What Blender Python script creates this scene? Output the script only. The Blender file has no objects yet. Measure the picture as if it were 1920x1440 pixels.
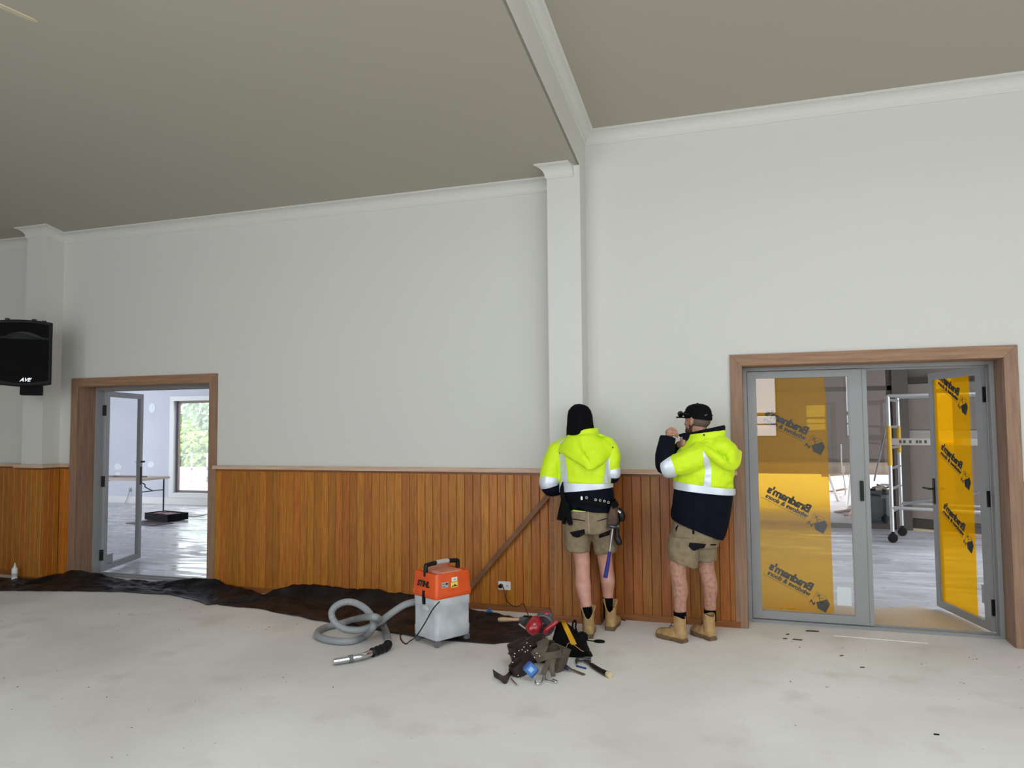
import bpy, bmesh, math, random
from mathutils import Vector, Matrix
from mathutils.bvhtree import BVHTree
random.seed(7)
S = bpy.context.scene
COL = S.collection
PI = math.pi

# ------------------------------------------------------------------ camera, sky, exposure
CAM = Vector((0.0, -6.3073, 1.619))
CR = Vector((0.95016, 0.31165, -0.00824)); CU = Vector((0.02522, -0.05049, 0.99841)); CF = Vector((-0.31074, 0.94885, 0.05583))
FPX = 1400.0
cd = bpy.data.cameras.new('camera'); cam = bpy.data.objects.new('camera', cd); COL.objects.link(cam)
cd.sensor_width = 36; cd.lens = FPX / 1920 * 36; cd.clip_start = .05; cd.clip_end = 300
cam.matrix_world = Matrix(((CR.x, CU.x, -CF.x, CAM.x), (CR.y, CU.y, -CF.y, CAM.y), (CR.z, CU.z, -CF.z, CAM.z), (0, 0, 0, 1)))
S.camera = cam
w = bpy.data.worlds.new('sky'); S.world = w; w.use_nodes = True
bg = w.node_tree.nodes['Background']; bg.inputs[0].default_value = (.86, .93, 1.0, 1); bg.inputs[1].default_value = 5.0
S.view_settings.view_transform = 'Standard'; S.view_settings.look = 'None'
S.view_settings.exposure = 0.1; S.view_settings.gamma = 1.0; S.view_settings.use_curve_mapping = False
S.cycles.use_denoising = True
S.cycles.max_bounces = 10; S.cycles.diffuse_bounces = 6; S.cycles.transparent_max_bounces = 16
S.cycles.sample_clamp_indirect = 8.0; S.cycles.caustics_reflective = False; S.cycles.caustics_refractive = False

def portal(name, loc, rot, sx, sy):
    l = bpy.data.lights.new(name, 'AREA'); l.shape = 'RECTANGLE'; l.size = sx; l.size_y = sy
    l.cycles.is_portal = True
    o = bpy.data.objects.new(name, l); COL.objects.link(o); o.location = loc; o.rotation_euler = rot
    return o

# ------------------------------------------------------------------ geometry helpers
def ray(u, v):
    return CF * FPX + CR * (u - 960) - CU * (v - 720)
def at(u, v, Y):                                    # point in the plane y = Y
    r = ray(u, v); return CAM + r * ((Y - CAM.y) / r.y)
def fl(u, v, z=0.0):                                # point at height z
    r = ray(u, v); return CAM + r * ((z - CAM.z) / r.z)

def lin(r, g, b):
    f = lambda c: (c / 255 / 12.92) if c / 255 <= .04045 else ((c / 255 + .055) / 1.055) ** 2.4
    return (f(r), f(g), f(b), 1)

class MB:
    def __init__(s): s.v = []; s.f = []
    def box(s, x0, x1, y0, y1, z0, z1):
        b = len(s.v)
        s.v += [(x0, y0, z0), (x1, y0, z0), (x1, y1, z0), (x0, y1, z0), (x0, y0, z1), (x1, y0, z1), (x1, y1, z1), (x0, y1, z1)]
        s.f += [tuple(b + i for i in q) for q in ((0, 3, 2, 1), (4, 5, 6, 7), (0, 1, 5, 4), (1, 2, 6, 5), (2, 3, 7, 6), (3, 0, 4, 7))]
        return s
    def rings(s, rings, closed=True, cap=True):      # loft of equal-length rings
        b = len(s.v); n = len(rings[0])
        for r in rings: s.v += [tuple(p) for p in r]
        m = n if closed else n - 1
        for i in range(len(rings) - 1):
            for j in range(m):
                a = b + i * n + j; c = b + i * n + (j + 1) % n
                s.f.append((a, c, c + n, a + n))
        if cap and closed:
            s.f.append(tuple(b + j for j in reversed(range(n))))
            s.f.append(tuple(b + (len(rings) - 1) * n + j for j in range(n)))
        return s
    def tube(s, pts, rad, n=10, cap=True, flat=1.0, up=None):
        pts = [Vector(p) for p in pts]; k = len(pts)
        rr = rad if isinstance(rad, (list, tuple)) else [rad] * k
        t0 = (pts[1] - pts[0]).normalized()
        nrm = Vector(up) if up else (Vector((0, 0, 1)) if abs(t0.z) < .9 else Vector((1, 0, 0)))
        out = []
        for i in range(k):
            t = (pts[min(i + 1, k - 1)] - pts[max(i - 1, 0)]).normalized()
            nrm = (nrm - t * nrm.dot(t))
            if nrm.length < 1e-6: nrm = t.orthogonal()
            nrm.normalize(); bn = t.cross(nrm)
            out.append([pts[i] + nrm * (math.cos(2 * PI * j / n) * rr[i] * flat) + bn * (math.sin(2 * PI * j / n) * rr[i]) for j in range(n)])
        return s.rings(out, cap=cap)
    def ball(s, c, r, rot=None, nu=16, nv=10):
        c = Vector(c); r = (r, r, r) if not isinstance(r, (tuple, list)) else r
        b = len(s.v); R = rot if rot else Matrix.Identity(3)
        s.v.append(tuple(c + R @ Vector((0, 0, -r[2]))))
        for i in range(1, nv):
            a = -PI / 2 + PI * i / nv
            for j in range(nu):
                t = 2 * PI * j / nu
                s.v.append(tuple(c + R @ Vector((r[0] * math.cos(a) * math.cos(t), r[1] * math.cos(a) * math.sin(t), r[2] * math.sin(a)))))
        s.v.append(tuple(c + R @ Vector((0, 0, r[2])))); e = len(s.v) - 1
        for j in range(nu):
            s.f.append((b, b + 1 + (j + 1) % nu, b + 1 + j))
            s.f.append((e, b + 1 + (nv - 2) * nu + j, b + 1 + (nv - 2) * nu + (j + 1) % nu))
        for i in range(nv - 2):
            for j in range(nu):
                a = b + 1 + i * nu + j; c2 = b + 1 + i * nu + (j + 1) % nu
                s.f.append((a, c2, c2 + nu, a + nu))
        return s
    def lathe(s, prof, n=20, c=(0, 0, 0), axis='z'):
        rings = []
        for r, z in prof:
            rg = []
            for j in range(n):
                t = 2 * PI * j / n; x, y = r * math.cos(t), r * math.sin(t)
                p = {'z': (x, y, z), 'y': (x, -z, y) if False else (y, z, x), 'x': (z, x, y)}[axis]
                rg.append((c[0] + p[0], c[1] + p[1], c[2] + p[2]))
            rings.append(rg)
        return s.rings(rings)
    def prism(s, poly, vec):
        poly = [Vector(p) for p in poly]; vec = Vector(vec)
        return s.rings([poly, [p + vec for p in poly]])
    def sheet(s, grid, thick=None):
        b = len(s.v); n = len(grid[0])
        for r in grid: s.v += [tuple(p) for p in r]
        for i in range(len(grid) - 1):
            for j in range(n - 1):
                a = b + i * n + j; s.f.append((a, a + 1, a + n + 1, a + n))
        return s
    def xf(s, M):
        s.v = [tuple(M @ Vector(p)) for p in s.v]; return s
    def mesh(s, name='m', smooth=False, bevel=0, seg=2, fix=True, sub=0):
        me = bpy.data.meshes.new(name); me.from_pydata(s.v, [], s.f)
        bm = bmesh.new(); bm.from_mesh(me)
        if fix: bmesh.ops.recalc_face_normals(bm, faces=bm.faces)
        if bevel:
            es = [e for e in bm.edges if len(e.link_faces) == 2 and e.calc_face_angle(0) > .5]
            bmesh.ops.bevel(bm, geom=es, offset=bevel, segments=seg, affect='EDGES', clamp_overlap=True)
        if sub: bmesh.ops.subdivide_edges(bm, edges=bm.edges, cuts=sub, use_grid_fill=True)
        bm.to_mesh(me); bm.free()
        if smooth: me.polygons.foreach_set('use_smooth', [True] * len(me.polygons))
        return me
    def build(s, name, mat, parent=None, smooth=False, bevel=0, seg=2, fix=True):
        return mob(name, s.mesh(name, smooth, bevel, seg, fix), mat, parent)

def mob(name, me, mat, parent=None):
    o = bpy.data.objects.new(name, me); COL.objects.link(o)
    if mat is not None and not me.materials: me.materials.append(M[mat] if isinstance(mat, str) else mat)
    if parent is not None: o.parent = parent
    if me.polygons and me.polygons[0].use_smooth: 
        try: me.set_sharp_from_angle(angle=math.radians(42))
        except Exception: pass
    return o
def empty(name, loc=(0, 0, 0), rz=0.0, parent=None):
    o = bpy.data.objects.new(name, None); COL.objects.link(o); o.location = loc; o.rotation_euler = (0, 0, rz)
    o.empty_display_size = .1
    if parent is not None: o.parent = parent
    return o
def tag(o, label, cat, group=None, kind=None):
    o['label'] = label; o['category'] = cat
    if group: o['group'] = group
    if kind: o['kind'] = kind
    return o
def struct(o, label=None, cat=None):
    o['kind'] = 'structure'
    if label: o['label'] = label
    if cat: o['category'] = cat
    return o
def copyob(o, parent=None, loc=None, name=None):
    c = o.copy(); COL.objects.link(c)
    if parent is not None: c.parent = parent
    if loc is not None: c.location = loc
    return c
def remesh(mb, voxel, smooth=2, name='m'):
    me = mb.mesh(name); o = bpy.data.objects.new('tmp', me); COL.objects.link(o)
    m = o.modifiers.new('r', 'REMESH'); m.mode = 'VOXEL'; m.voxel_size = voxel; m.use_smooth_shade = True
    if smooth:
        sm = o.modifiers.new('s', 'SMOOTH'); sm.factor = .5; sm.iterations = smooth
    dg = bpy.context.evaluated_depsgraph_get(); ev = o.evaluated_get(dg)
    out = bpy.data.meshes.new_from_object(ev); out.name = name
    bpy.data.objects.remove(o); bpy.data.meshes.remove(me)
    out.materials.clear()
    out.polygons.foreach_set('use_smooth', [True] * len(out.polygons))
    return out
def catmull(pts, k=8):
    P = [Vector(p) for p in pts]; out = []
    for i in range(len(P) - 1):
        a, b, c, d = P[max(i - 1, 0)], P[i], P[i + 1], P[min(i + 2, len(P) - 1)]
        for j in range(k):
            t = j / k
            out.append(.5 * (2 * b + (c - a) * t + (2 * a - 5 * b + 4 * c - d) * t * t + (3 * b - a - 3 * c + d) * t ** 3))
    out.append(P[-1]); return out
def text_mesh(txt, size, bold=0.0, shear=0.0, extrude=.0008, space=1.0, align='LEFT'):
    c = bpy.data.curves.new('t', 'FONT'); c.body = txt; c.size = size; c.offset = bold; c.shear = shear; c.extrude = extrude
    c.space_character = space; c.align_x = align; c.resolution_u = 4
    o = bpy.data.objects.new('tmp', c); COL.objects.link(o)
    dg = bpy.context.evaluated_depsgraph_get(); me = bpy.data.meshes.new_from_object(o.evaluated_get(dg))
    bpy.data.objects.remove(o); bpy.data.curves.remove(c)
    me.materials.clear()
    return me

# ------------------------------------------------------------------ materials
M = {}
def mat(name, col, rough=.6, metal=0, bump=0, bscale=200, var=0, vscale=6, col2=None, spec=.5, stretch=None, randv=0, sheen=0, coat=0, lo=.35, hi=.65, detail=5, bdist=.002):
    m = bpy.data.materials.new(name); m.use_nodes = True; nt = m.node_tree; N = nt.nodes; L = nt.links
    p = N['Principled BSDF']; p.inputs['Roughness'].default_value = rough; p.inputs['Metallic'].default_value = metal
    p.inputs['Specular IOR Level'].default_value = spec; p.inputs['Sheen Weight'].default_value = sheen; p.inputs['Coat Weight'].default_value = coat
    col = lin(*col) if len(col) == 3 else col
    p.inputs['Base Color'].default_value = col
    tc = N.new('ShaderNodeTexCoord'); src = tc.outputs['Object']
    if stretch or randv:
        mp = N.new('ShaderNodeMapping'); L.new(src, mp.inputs[0])
        if stretch: mp.inputs['Scale'].default_value = stretch
        if randv:
            oi = N.new('ShaderNodeObjectInfo'); mu = N.new('ShaderNodeVectorMath'); mu.operation = 'SCALE'; mu.inputs[0].default_value = (37, 53, 71)
            L.new(oi.outputs['Random'], mu.inputs['Scale']); L.new(mu.outputs[0], mp.inputs['Location'])
        src = mp.outputs[0]
    last = None
    if col2:
        c2 = lin(*col2) if len(col2) == 3 else col2
        nz = N.new('ShaderNodeTexNoise'); nz.inputs['Scale'].default_value = vscale; nz.inputs['Detail'].default_value = detail; L.new(src, nz.inputs['Vector'])
        mr = N.new('ShaderNodeMapRange'); mr.inputs[1].default_value = lo; mr.inputs[2].default_value = hi; L.new(nz.outputs[0], mr.inputs[0])
        mx = N.new('ShaderNodeMix'); mx.data_type = 'RGBA'; L.new(mr.outputs[0], mx.inputs[0]); mx.inputs[6].default_value = col; mx.inputs[7].default_value = c2
        last = mx.outputs[2]
    if randv:
        oi2 = N.new('ShaderNodeObjectInfo'); hs = N.new('ShaderNodeHueSaturation')
        m1 = N.new('ShaderNodeMapRange'); m1.inputs[3].default_value = 1 - randv; m1.inputs[4].default_value = 1 + randv; L.new(oi2.outputs['Random'], m1.inputs[0]); L.new(m1.outputs[0], hs.inputs['Value'])
        wn = N.new('ShaderNodeTexWhiteNoise'); wn.noise_dimensions = '1D'; L.new(oi2.outputs['Random'], wn.inputs['W'])
        m2 = N.new('ShaderNodeMapRange'); m2.inputs[3].default_value = .493; m2.inputs[4].default_value = .507; L.new(wn.outputs[0], m2.inputs[0]); L.new(m2.outputs[0], hs.inputs['Hue'])
        if last: L.new(last, hs.inputs['Color'])
        else: hs.inputs['Color'].default_value = col
        last = hs.outputs[0]
    if last: L.new(last, p.inputs['Base Color'])
    if bump:
        nb = N.new('ShaderNodeTexNoise'); nb.inputs['Scale'].default_value = bscale; nb.inputs['Detail'].default_value = 3; L.new(src, nb.inputs['Vector'])
        bp = N.new('ShaderNodeBump'); bp.inputs['Strength'].default_value = bump; bp.inputs['Distance'].default_value = bdist; L.new(nb.outputs[0], bp.inputs['Height']); L.new(bp.outputs[0], p.inputs['Normal'])
    M[name] = m; return m

mat('wall_paint', (205, 203, 196), .75, bump=.05, bscale=60)
mat('ceiling_paint', (168, 162, 148), .8)
mat('trim_white', (206, 204, 197), .55)
mat('oak', (178, 112, 30), .45, col2=(150, 86, 16), vscale=9, stretch=(9, 9, .55), randv=.16, bump=.1, bscale=60)
mat('oak_trim', (140, 86, 36), .45, col2=(118, 68, 28), vscale=6, stretch=(.6, 8, 8))
mat('cap_timber', (204, 176, 152), .6, col2=(186, 152, 128), vscale=5, stretch=(.5, 9, 9))
mat('arch_timber', (152, 118, 94), .6, col2=(128, 97, 76), vscale=6, stretch=(7, 7, .5), bump=.1, bscale=80)
mat('arch_timber_h', (156, 120, 92), .6, col2=(132, 99, 73), vscale=6, stretch=(.5, 7, 7), bump=.1, bscale=80)
mat('alu', (142, 142, 141), .38, metal=.0, spec=.5)
mat('black_plastic', (9, 9, 10), .4, spec=.35)
mat('black_matte', (8, 8, 9), .8, spec=.2)
mat('hinge_black', (6, 6, 7), .5, spec=.3)
mat('dark_frame', (88, 80, 72), .5)
mat('metal', (180, 180, 182), .25, metal=1)
mat('galv', (205, 205, 203), .38, metal=.85)
mat('white_plastic', (222, 222, 218), .4)
mat('paper', (225, 230, 232), .8)
mat('print_black', (22, 20, 18), .6)

def concrete(name, c1, c2, c3, rough, streak=0, gloss=.5):
    m = bpy.data.materials.new(name); m.use_nodes = True; nt = m.node_tree; N = nt.nodes; L = nt.links
    p = N['Principled BSDF']; p.inputs['Specular IOR Level'].default_value = gloss
    tc = N.new('ShaderNodeTexCoord')
    def noise(sc, det=6, st=None, dist=0):
        n = N.new('ShaderNodeTexNoise'); n.inputs['Scale'].default_value = sc; n.inputs['Detail'].default_value = det; n.inputs['Distortion'].default_value = dist
        if st:
            mp = N.new('ShaderNodeMapping'); mp.inputs['Scale'].default_value = st; L.new(tc.outputs['Object'], mp.inputs[0]); L.new(mp.outputs[0], n.inputs['Vector'])
        else: L.new(tc.outputs['Object'], n.inputs['Vector'])
        return n.outputs[0]
    def mr(x, a, b, c=0, d=1):
        r = N.new('ShaderNodeMapRange'); r.inputs[1].default_value = a; r.inputs[2].default_value = b; r.inputs[3].default_value = c; r.inputs[4].default_value = d; L.new(x, r.inputs[0]); return r.outputs[0]
    def mix(f, a, b):
        x = N.new('ShaderNodeMix'); x.data_type = 'RGBA'; L.new(f, x.inputs[0])
        for i, q in ((6, a), (7, b)):
            if isinstance(q, tuple): x.inputs[i].default_value = q
            else: L.new(q, x.inputs[i])
        return x.outputs[2]
    a = mix(mr(noise(.55, 5, None, .4), .35, .65), lin(*c1), lin(*c2))
    b = mix(mr(noise(2.6, 8), .55, .72, 0, .55), a, lin(*c3))
    c = mix(mr(noise(40, 3), .62, .75, 0, .18), b, lin(*[max(0, q - 40) for q in c3]))
    if streak:
        c = mix(mr(noise(3.2, 7, (.35, 1.6, 1), 1.0), .5, .62, 0, streak), c, lin(228, 228, 230))  # pale streaks of reflected light mixed into the floor colour
        L.new(mr(noise(3.0, 6, (.4, 1.5, 1), .8), .4, .62, rough - .18, rough + .2), p.inputs['Roughness'])
        nb = noise(5, 6, (.4, 1.5, 1), .5)
        bp = N.new('ShaderNodeBump'); bp.inputs['Strength'].default_value = .35; bp.inputs['Distance'].default_value = .006; L.new(nb, bp.inputs['Height']); L.new(bp.outputs[0], p.inputs['Normal'])
    else:
        p.inputs['Roughness'].default_value = rough
    L.new(c, p.inputs['Base Color']); M[name] = m
concrete('concrete', (209, 204, 198), (232, 229, 224), (199, 191, 182), .82)
concrete('concrete_fine', (176, 174, 178), (214, 211, 214), (150, 147, 152), .42, streak=.55)
concrete('concrete_sandy', (184, 164, 138), (204, 192, 176), (164, 144, 118), .8)
concrete('concrete_wet', (176, 174, 174), (196, 195, 197), (150, 148, 148), .30, streak=.25, gloss=.7)

def glass(name, amount=2.5, tint=(1, 1, 1, 1)):
    m = bpy.data.materials.new(name); m.use_nodes = True; nt = m.node_tree; N = nt.nodes; L = nt.links
    N.remove(N['Principled BSDF']); out = N['Material Output']
    tr = N.new('ShaderNodeBsdfTransparent'); tr.inputs[0].default_value = tint
    gl = N.new('ShaderNodeBsdfGlossy'); gl.inputs['Roughness'].default_value = 0.0
    fr = N.new('ShaderNodeFresnel'); fr.inputs[0].default_value = 1.5
    ge = N.new('ShaderNodeNewGeometry'); su = N.new('ShaderNodeMath'); su.operation = 'SUBTRACT'; su.inputs[0].default_value = amount; 
    mb_ = N.new('ShaderNodeMath'); mb_.operation = 'MULTIPLY'; mb_.inputs[1].default_value = amount; L.new(ge.outputs['Backfacing'], mb_.inputs[0]); L.new(mb_.outputs[0], su.inputs[1])
    mu = N.new('ShaderNodeMath'); mu.operation = 'MULTIPLY'; mu.use_clamp = True; L.new(fr.outputs[0], mu.inputs[0]); L.new(su.outputs[0], mu.inputs[1])
    mx = N.new('ShaderNodeMixShader'); L.new(mu.outputs[0], mx.inputs[0]); L.new(tr.outputs[0], mx.inputs[1]); L.new(gl.outputs[0], mx.inputs[2]); L.new(mx.outputs[0], out.inputs[0])
    M[name] = m
glass('glass')
def film(name, tr_c, df_c, f1):
    m = bpy.data.materials.new(name); m.use_nodes = True; nt = m.node_tree; N = nt.nodes; L = nt.links
    N.remove(N['Principled BSDF']); out = N['Material Output']
    tr = N.new('ShaderNodeBsdfTransparent'); tr.inputs[0].default_value = tr_c
    df = N.new('ShaderNodeBsdfDiffuse'); df.inputs[0].default_value = df_c
    tl = N.new('ShaderNodeBsdfTranslucent'); tl.inputs[0].default_value = df_c
    a = N.new('ShaderNodeMixShader'); a.inputs[0].default_value = .62; L.new(df.outputs[0], a.inputs[1]); L.new(tl.outputs[0], a.inputs[2])
    b = N.new('ShaderNodeMixShader'); b.inputs[0].default_value = f1; L.new(tr.outputs[0], b.inputs[1]); L.new(a.outputs[0], b.inputs[2]); L.new(b.outputs[0], out.inputs[0])
    M[name] = m
film('yellow_film', (.93, .60, .05, 1), lin(236, 170, 12), .42)

# ------------------------------------------------------------------ the hall shell
ZL, ZR, SL = 3.785, 4.155, .185                     # ceiling height at the wall, left and right bay; rise per metre towards the camera
XS = -1.378                                         # where the ceiling steps up
X0, X1, YB = -12.5, 6.5, -8.8
LD = (-7.065, -5.322); RD = (-.105, 1.717); DH = 2.083; TW = .30      # door openings, head height, wall thickness

def wall_holes(name, a0, a1, z0, z1, t0, t1, holes, axis, m='wall_paint'):
    """a wall along x (axis 'x', thickness in y) or along y, with rectangular holes (a0,a1,z0,z1)"""
    As = sorted(set([a0, a1] + [h[0] for h in holes] + [h[1] for h in holes])); Zs = sorted(set([z0, z1] + [h[2] for h in holes] + [h[3] for h in holes]))
    b = MB()
    for i in range(len(As) - 1):
        for j in range(len(Zs) - 1):
            ca, cz = (As[i] + As[i + 1]) / 2, (Zs[j] + Zs[j + 1]) / 2
            if any(h[0] < ca < h[1] and h[2] < cz < h[3] for h in holes): continue
            if axis == 'x': b.box(As[i], As[i + 1], t0, t1, Zs[j], Zs[j + 1])
            else: b.box(t0, t1, As[i], As[i + 1], Zs[j], Zs[j + 1])
    return struct(b.build(name, m))

wall_front = wall_holes('wall_front', X0, X1, 0, 4.4, 0, TW, [(LD[0] - .02, LD[1] + .02, 0, DH + .02), (RD[0] - .02, RD[1] + .02, 0, DH + .02)], 'x')
struct(wall_front, 'white plastered hall wall with two timber-trimmed doorways', 'wall')
# windows behind the camera: two mirrored in the glass, others added for daylight
BW = [(-6.0, -4.4), (-3.6, -2.0), (-1.2, .39), (1.60, 3.25), (4.1, 5.7)]; BZ = (1.35, 4.7); BL = [.06, .06, 1.35, 1.35, .06]      # two windows with sills, the rest glazed to the floor
wall_back = wall_holes('wall_back', X0, X1, 0, 6.6, YB - .2, YB, [(q[0], q[1], l, BZ[1]) for q, l in zip(BW, BL)], 'x'); struct(wall_back, 'white hall wall with tall windows facing the doorways', 'wall')
for i, (a, b) in enumerate(BW):
    f = MB(); zb = BL[i]
    for x in (a, b - .04): f.box(x, x + .04, YB - .12, YB - .06, zb, BZ[1])
    f.box(a + .04, b - .04, YB - .12, YB - .06, zb, zb + .03) if zb < 1 else None
    for z in (BZ[0], 1.59, 1.77, 3.1, BZ[1] - .04): f.box(a + .04, b - .04, YB - .12, YB - .06, z, z + (.07 if z == 1.77 else .03))
    f.box((a + b) / 2 - .02, (a + b) / 2 + .02, YB - .12, YB - .06, BZ[0] + .03, 1.77)
    wo = f.build('window_%d' % (i + 2), 'alu'); struct(wo, 'grey framed hall window behind the viewer, number %d from the left' % (i + 1), 'window')
    portal('window_daylight', ((a + b) / 2, YB - .22, (zb + BZ[1]) / 2), (PI / 2, 0, 0), b - a, BZ[1] - zb)
RWN = [(-9.6, -7.6), (-6.6, -4.6)]
wall_right = wall_holes('wall_right', YB, TW, 0, 6.6, X1, X1 + .2, [(a, b, .9, 3.4) for a, b in RWN], 'y'); struct(wall_right, 'white right hand hall wall with windows', 'wall')
for a, b in RWN: portal('window_daylight', (X1 + .22, (a + b) / 2, 2.15), (PI / 2, 0, PI / 2), b - a, 2.5)
wl = MB().box(X0 - .2, X0, YB, TW, 0, 6.6).build('wall_left', 'wall_paint'); struct(wl, 'white left hand hall wall', 'wall')
fo = MB().box(X0 - .2, X1 + .2, YB - .2, .26, -.2, 0).build('floor', 'concrete'); struct(fo, 'pale grey bare concrete hall floor', 'floor')
def slab(xa, xb, z, name):
    b = MB(); ya, yb = TW, YB - .2
    b.prism([(xa, ya, z - SL * ya), (xa, yb, z - SL * yb), (xa, yb, z - SL * yb + .15), (xa, ya, z - SL * ya + .15)], (xb - xa, 0, 0))
    return b.build(name, 'ceiling_paint')
cl = slab(X0 - .2, XS, ZL, 'ceiling'); struct(cl, 'lower sloping plaster ceiling over the left bay', 'ceiling')
SK = (-1.25, 2.7, -5.6, -3.5)                          # unseen roof opening added to brighten the hall floor: x0, x1, y0, y1
def slab_piece(b, xa, xb, ya, yb, z):
    b.prism([(xa, ya, z - SL * ya), (xa, yb, z - SL * yb), (xa, yb, z - SL * yb + .15), (xa, ya, z - SL * ya + .15)], (xb - xa, 0, 0))
b = MB(); slab_piece(b, XS - .02, X1 + .2, TW, SK[3], ZR); slab_piece(b, XS - .02, X1 + .2, SK[2], YB - .2, ZR); slab_piece(b, XS - .02, SK[0], SK[3], SK[2], ZR); slab_piece(b, SK[1], X1 + .2, SK[3], SK[2], ZR)
cr = b.build('ceiling', 'ceiling_paint')
portal('added_rooflight_portal', ((SK[0] + SK[1]) / 2, (SK[2] + SK[3]) / 2, ZR + SL * 4.55 + .17), (-math.atan(SL), 0, 0), SK[1] - SK[0], SK[3] - SK[2]); struct(cr, 'higher sloping plaster ceiling over the right bay', 'ceiling')
# step face between the two ceilings
b = MB(); b.prism([(XS - .02, .0, ZL), (XS - .02, YB, ZL - SL * YB), (XS - .02, YB, ZR - SL * YB + .02), (XS - .02, 0, ZR + .02)], (.022, 0, 0))
sf = b.build('wall_step', 'trim_white'); struct(sf, 'white upright face where the ceiling steps up', 'wall')

# pilasters
def pilaster(name, xa, xb, dep, ztop, label):
    o = MB().box(xa, xb, -dep, 0, 0, ztop).build(name, 'trim_white'); return struct(o, label, 'pilaster')
PD = .215
pilaster('wall_pilaster', -1.665, XS + .001, PD, ZL + SL * PD + .02, 'white square pilaster under the ceiling step')
pilaster('wall_pilaster', -7.625, -7.335, PD, ZL + SL * PD + .02, 'white square pilaster carrying the black speaker')

# cornices: a cove swept along the wall head
def cornice(name, p0, p1, out, slope_out, size=.095, ends=(0, 0)):
    """p0->p1 line where wall meets ceiling; out = direction into the room; slope_out: ceiling rise per metre along out"""
    p0, p1, out = Vector(p0), Vector(p1), Vector(out); d = (p1 - p0).normalized()
    prof = [(0, -size), (.006, -size), (.012, -size + .012)]
    for i in range(7):
        a = PI / 2 * i / 6; prof.append((.014 + (size - .026) * (1 - math.cos(a)), -size + .014 + (size - .026) * math.sin(a)))
    prof += [(size - .006, -.008), (size, -.006), (size, .012), (0, .012)]
    def ring(p, e):
        r = []
        for x, z in prof:
            q = p + out * x + Vector((0, 0, z + slope_out * x)) + d * (e * x)
            r.append(q)
        return r
    o = MB().rings([ring(p0, ends[0]), ring(p1, ends[1])]).build(name, 'trim_white')
    return struct(o)
cornice('trim_1', (-7.335, 0, ZL), (-1.665, 0, ZL), (0, -1, 0), SL)['label'] = 'white cove cornice along the left bay wall head'
cornice('trim_2', (X0, 0, ZL), (-7.625, 0, ZL), (0, -1, 0), SL)['label'] = 'white cove cornice at the far left wall head'
cornice('trim_3', (XS, 0, ZR), (X1, 0, ZR), (0, -1, 0), SL, ends=(1, 0))['label'] = 'white cove cornice along the right bay wall head'
cornice('trim_4', (XS + .002, 0, ZR), (XS + .002, YB, ZR - SL * YB), (1, 0, 0), 0, ends=(1, 0))['label'] = 'white cove cornice running up the ceiling step'
zf = ZL + SL * PD
cornice('trim_5', (-1.665, -PD, zf), (XS - .05, -PD, zf), (0, -1, 0), SL, ends=(-1, 1 if False else -.3))['label'] = 'small white cornice capping the middle pilaster'
cornice('trim_6', (-7.625, -PD, zf), (-7.335, -PD, zf), (0, -1, 0), SL, ends=(-1, 1))['label'] = 'small white cornice capping the left pilaster front'
cornice('trim_7', (-7.335, -PD, zf), (-7.335, 0, ZL), (1, 0, 0), 0, ends=(-1, -1))['label'] = 'raking white cornice on the left pilaster side'

# ------------------------------------------------------------------ dado of upright planks
ZP0, ZP1 = .052, 1.186
pw = .0785
def plank_mesh(wd):
    b = MB(); c = .004; h = wd / 2 - .0012
    prof = [(-h, 0), (-h, -.018 + c), (-h + c, -.018), (h - c, -.018), (h, -.018 + c), (h, 0)]
    b.rings([[(x, y, ZP0) for x, y in prof], [(x, y, ZP1) for x, y in prof]])
    me = b.mesh('plank'); me.materials.append(M['oak']); return me
PM = plank_mesh(pw)
PM2 = PM.copy(); PM2.materials.clear(); PM2.materials.append(mat('oak_shaded', (160, 97, 27), .45, col2=(134, 74, 16), vscale=9, stretch=(9, 9, .55), randv=.16, bump=.1, bscale=60))  # darker oak copy: shade on the right-hand boards put into the colour
def planks(p0, p1, nrm_rot, PM=PM):
    p0, p1 = Vector(p0), Vector(p1); L_ = (p1 - p0).length; n = max(1, round(L_ / pw)); s = L_ / n; d = (p1 - p0) / n
    for i in range(n):
        o = bpy.data.objects.new('plank', PM); COL.objects.link(o); o.parent = wall_front
        o.location = p0 + d * (i + .5); o.scale = (s / pw, 1, 1); o.rotation_euler = (0, 0, nrm_rot)
        o.location.y += random.uniform(-.0012, .0012) * abs(math.cos(nrm_rot))
LB = (-7.66, -7.30); RB = (-1.66, -1.245); BD = .235
planks((-8.6, 0, 0), (LB[0], 0, 0), 0)
planks((LB[0], -BD + .018, 0), (LB[1], -BD + .018, 0), 0)
planks((LB[1] - .018, -BD + .018, 0), (LB[1] - .018, -.018, 0), PI / 2)
planks((LB[1], 0, 0), (-7.156, 0, 0), 0)
planks((-5.25, 0, 0), (RB[0], 0, 0), 0)
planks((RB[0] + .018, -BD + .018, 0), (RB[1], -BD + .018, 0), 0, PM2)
planks((RB[1] - .018, -BD + .018, 0), (RB[1] - .018, -.018, 0), PI / 2)
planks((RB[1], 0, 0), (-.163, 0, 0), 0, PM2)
planks((1.79, 0, 0), (2.6, 0, 0), 0)
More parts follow.
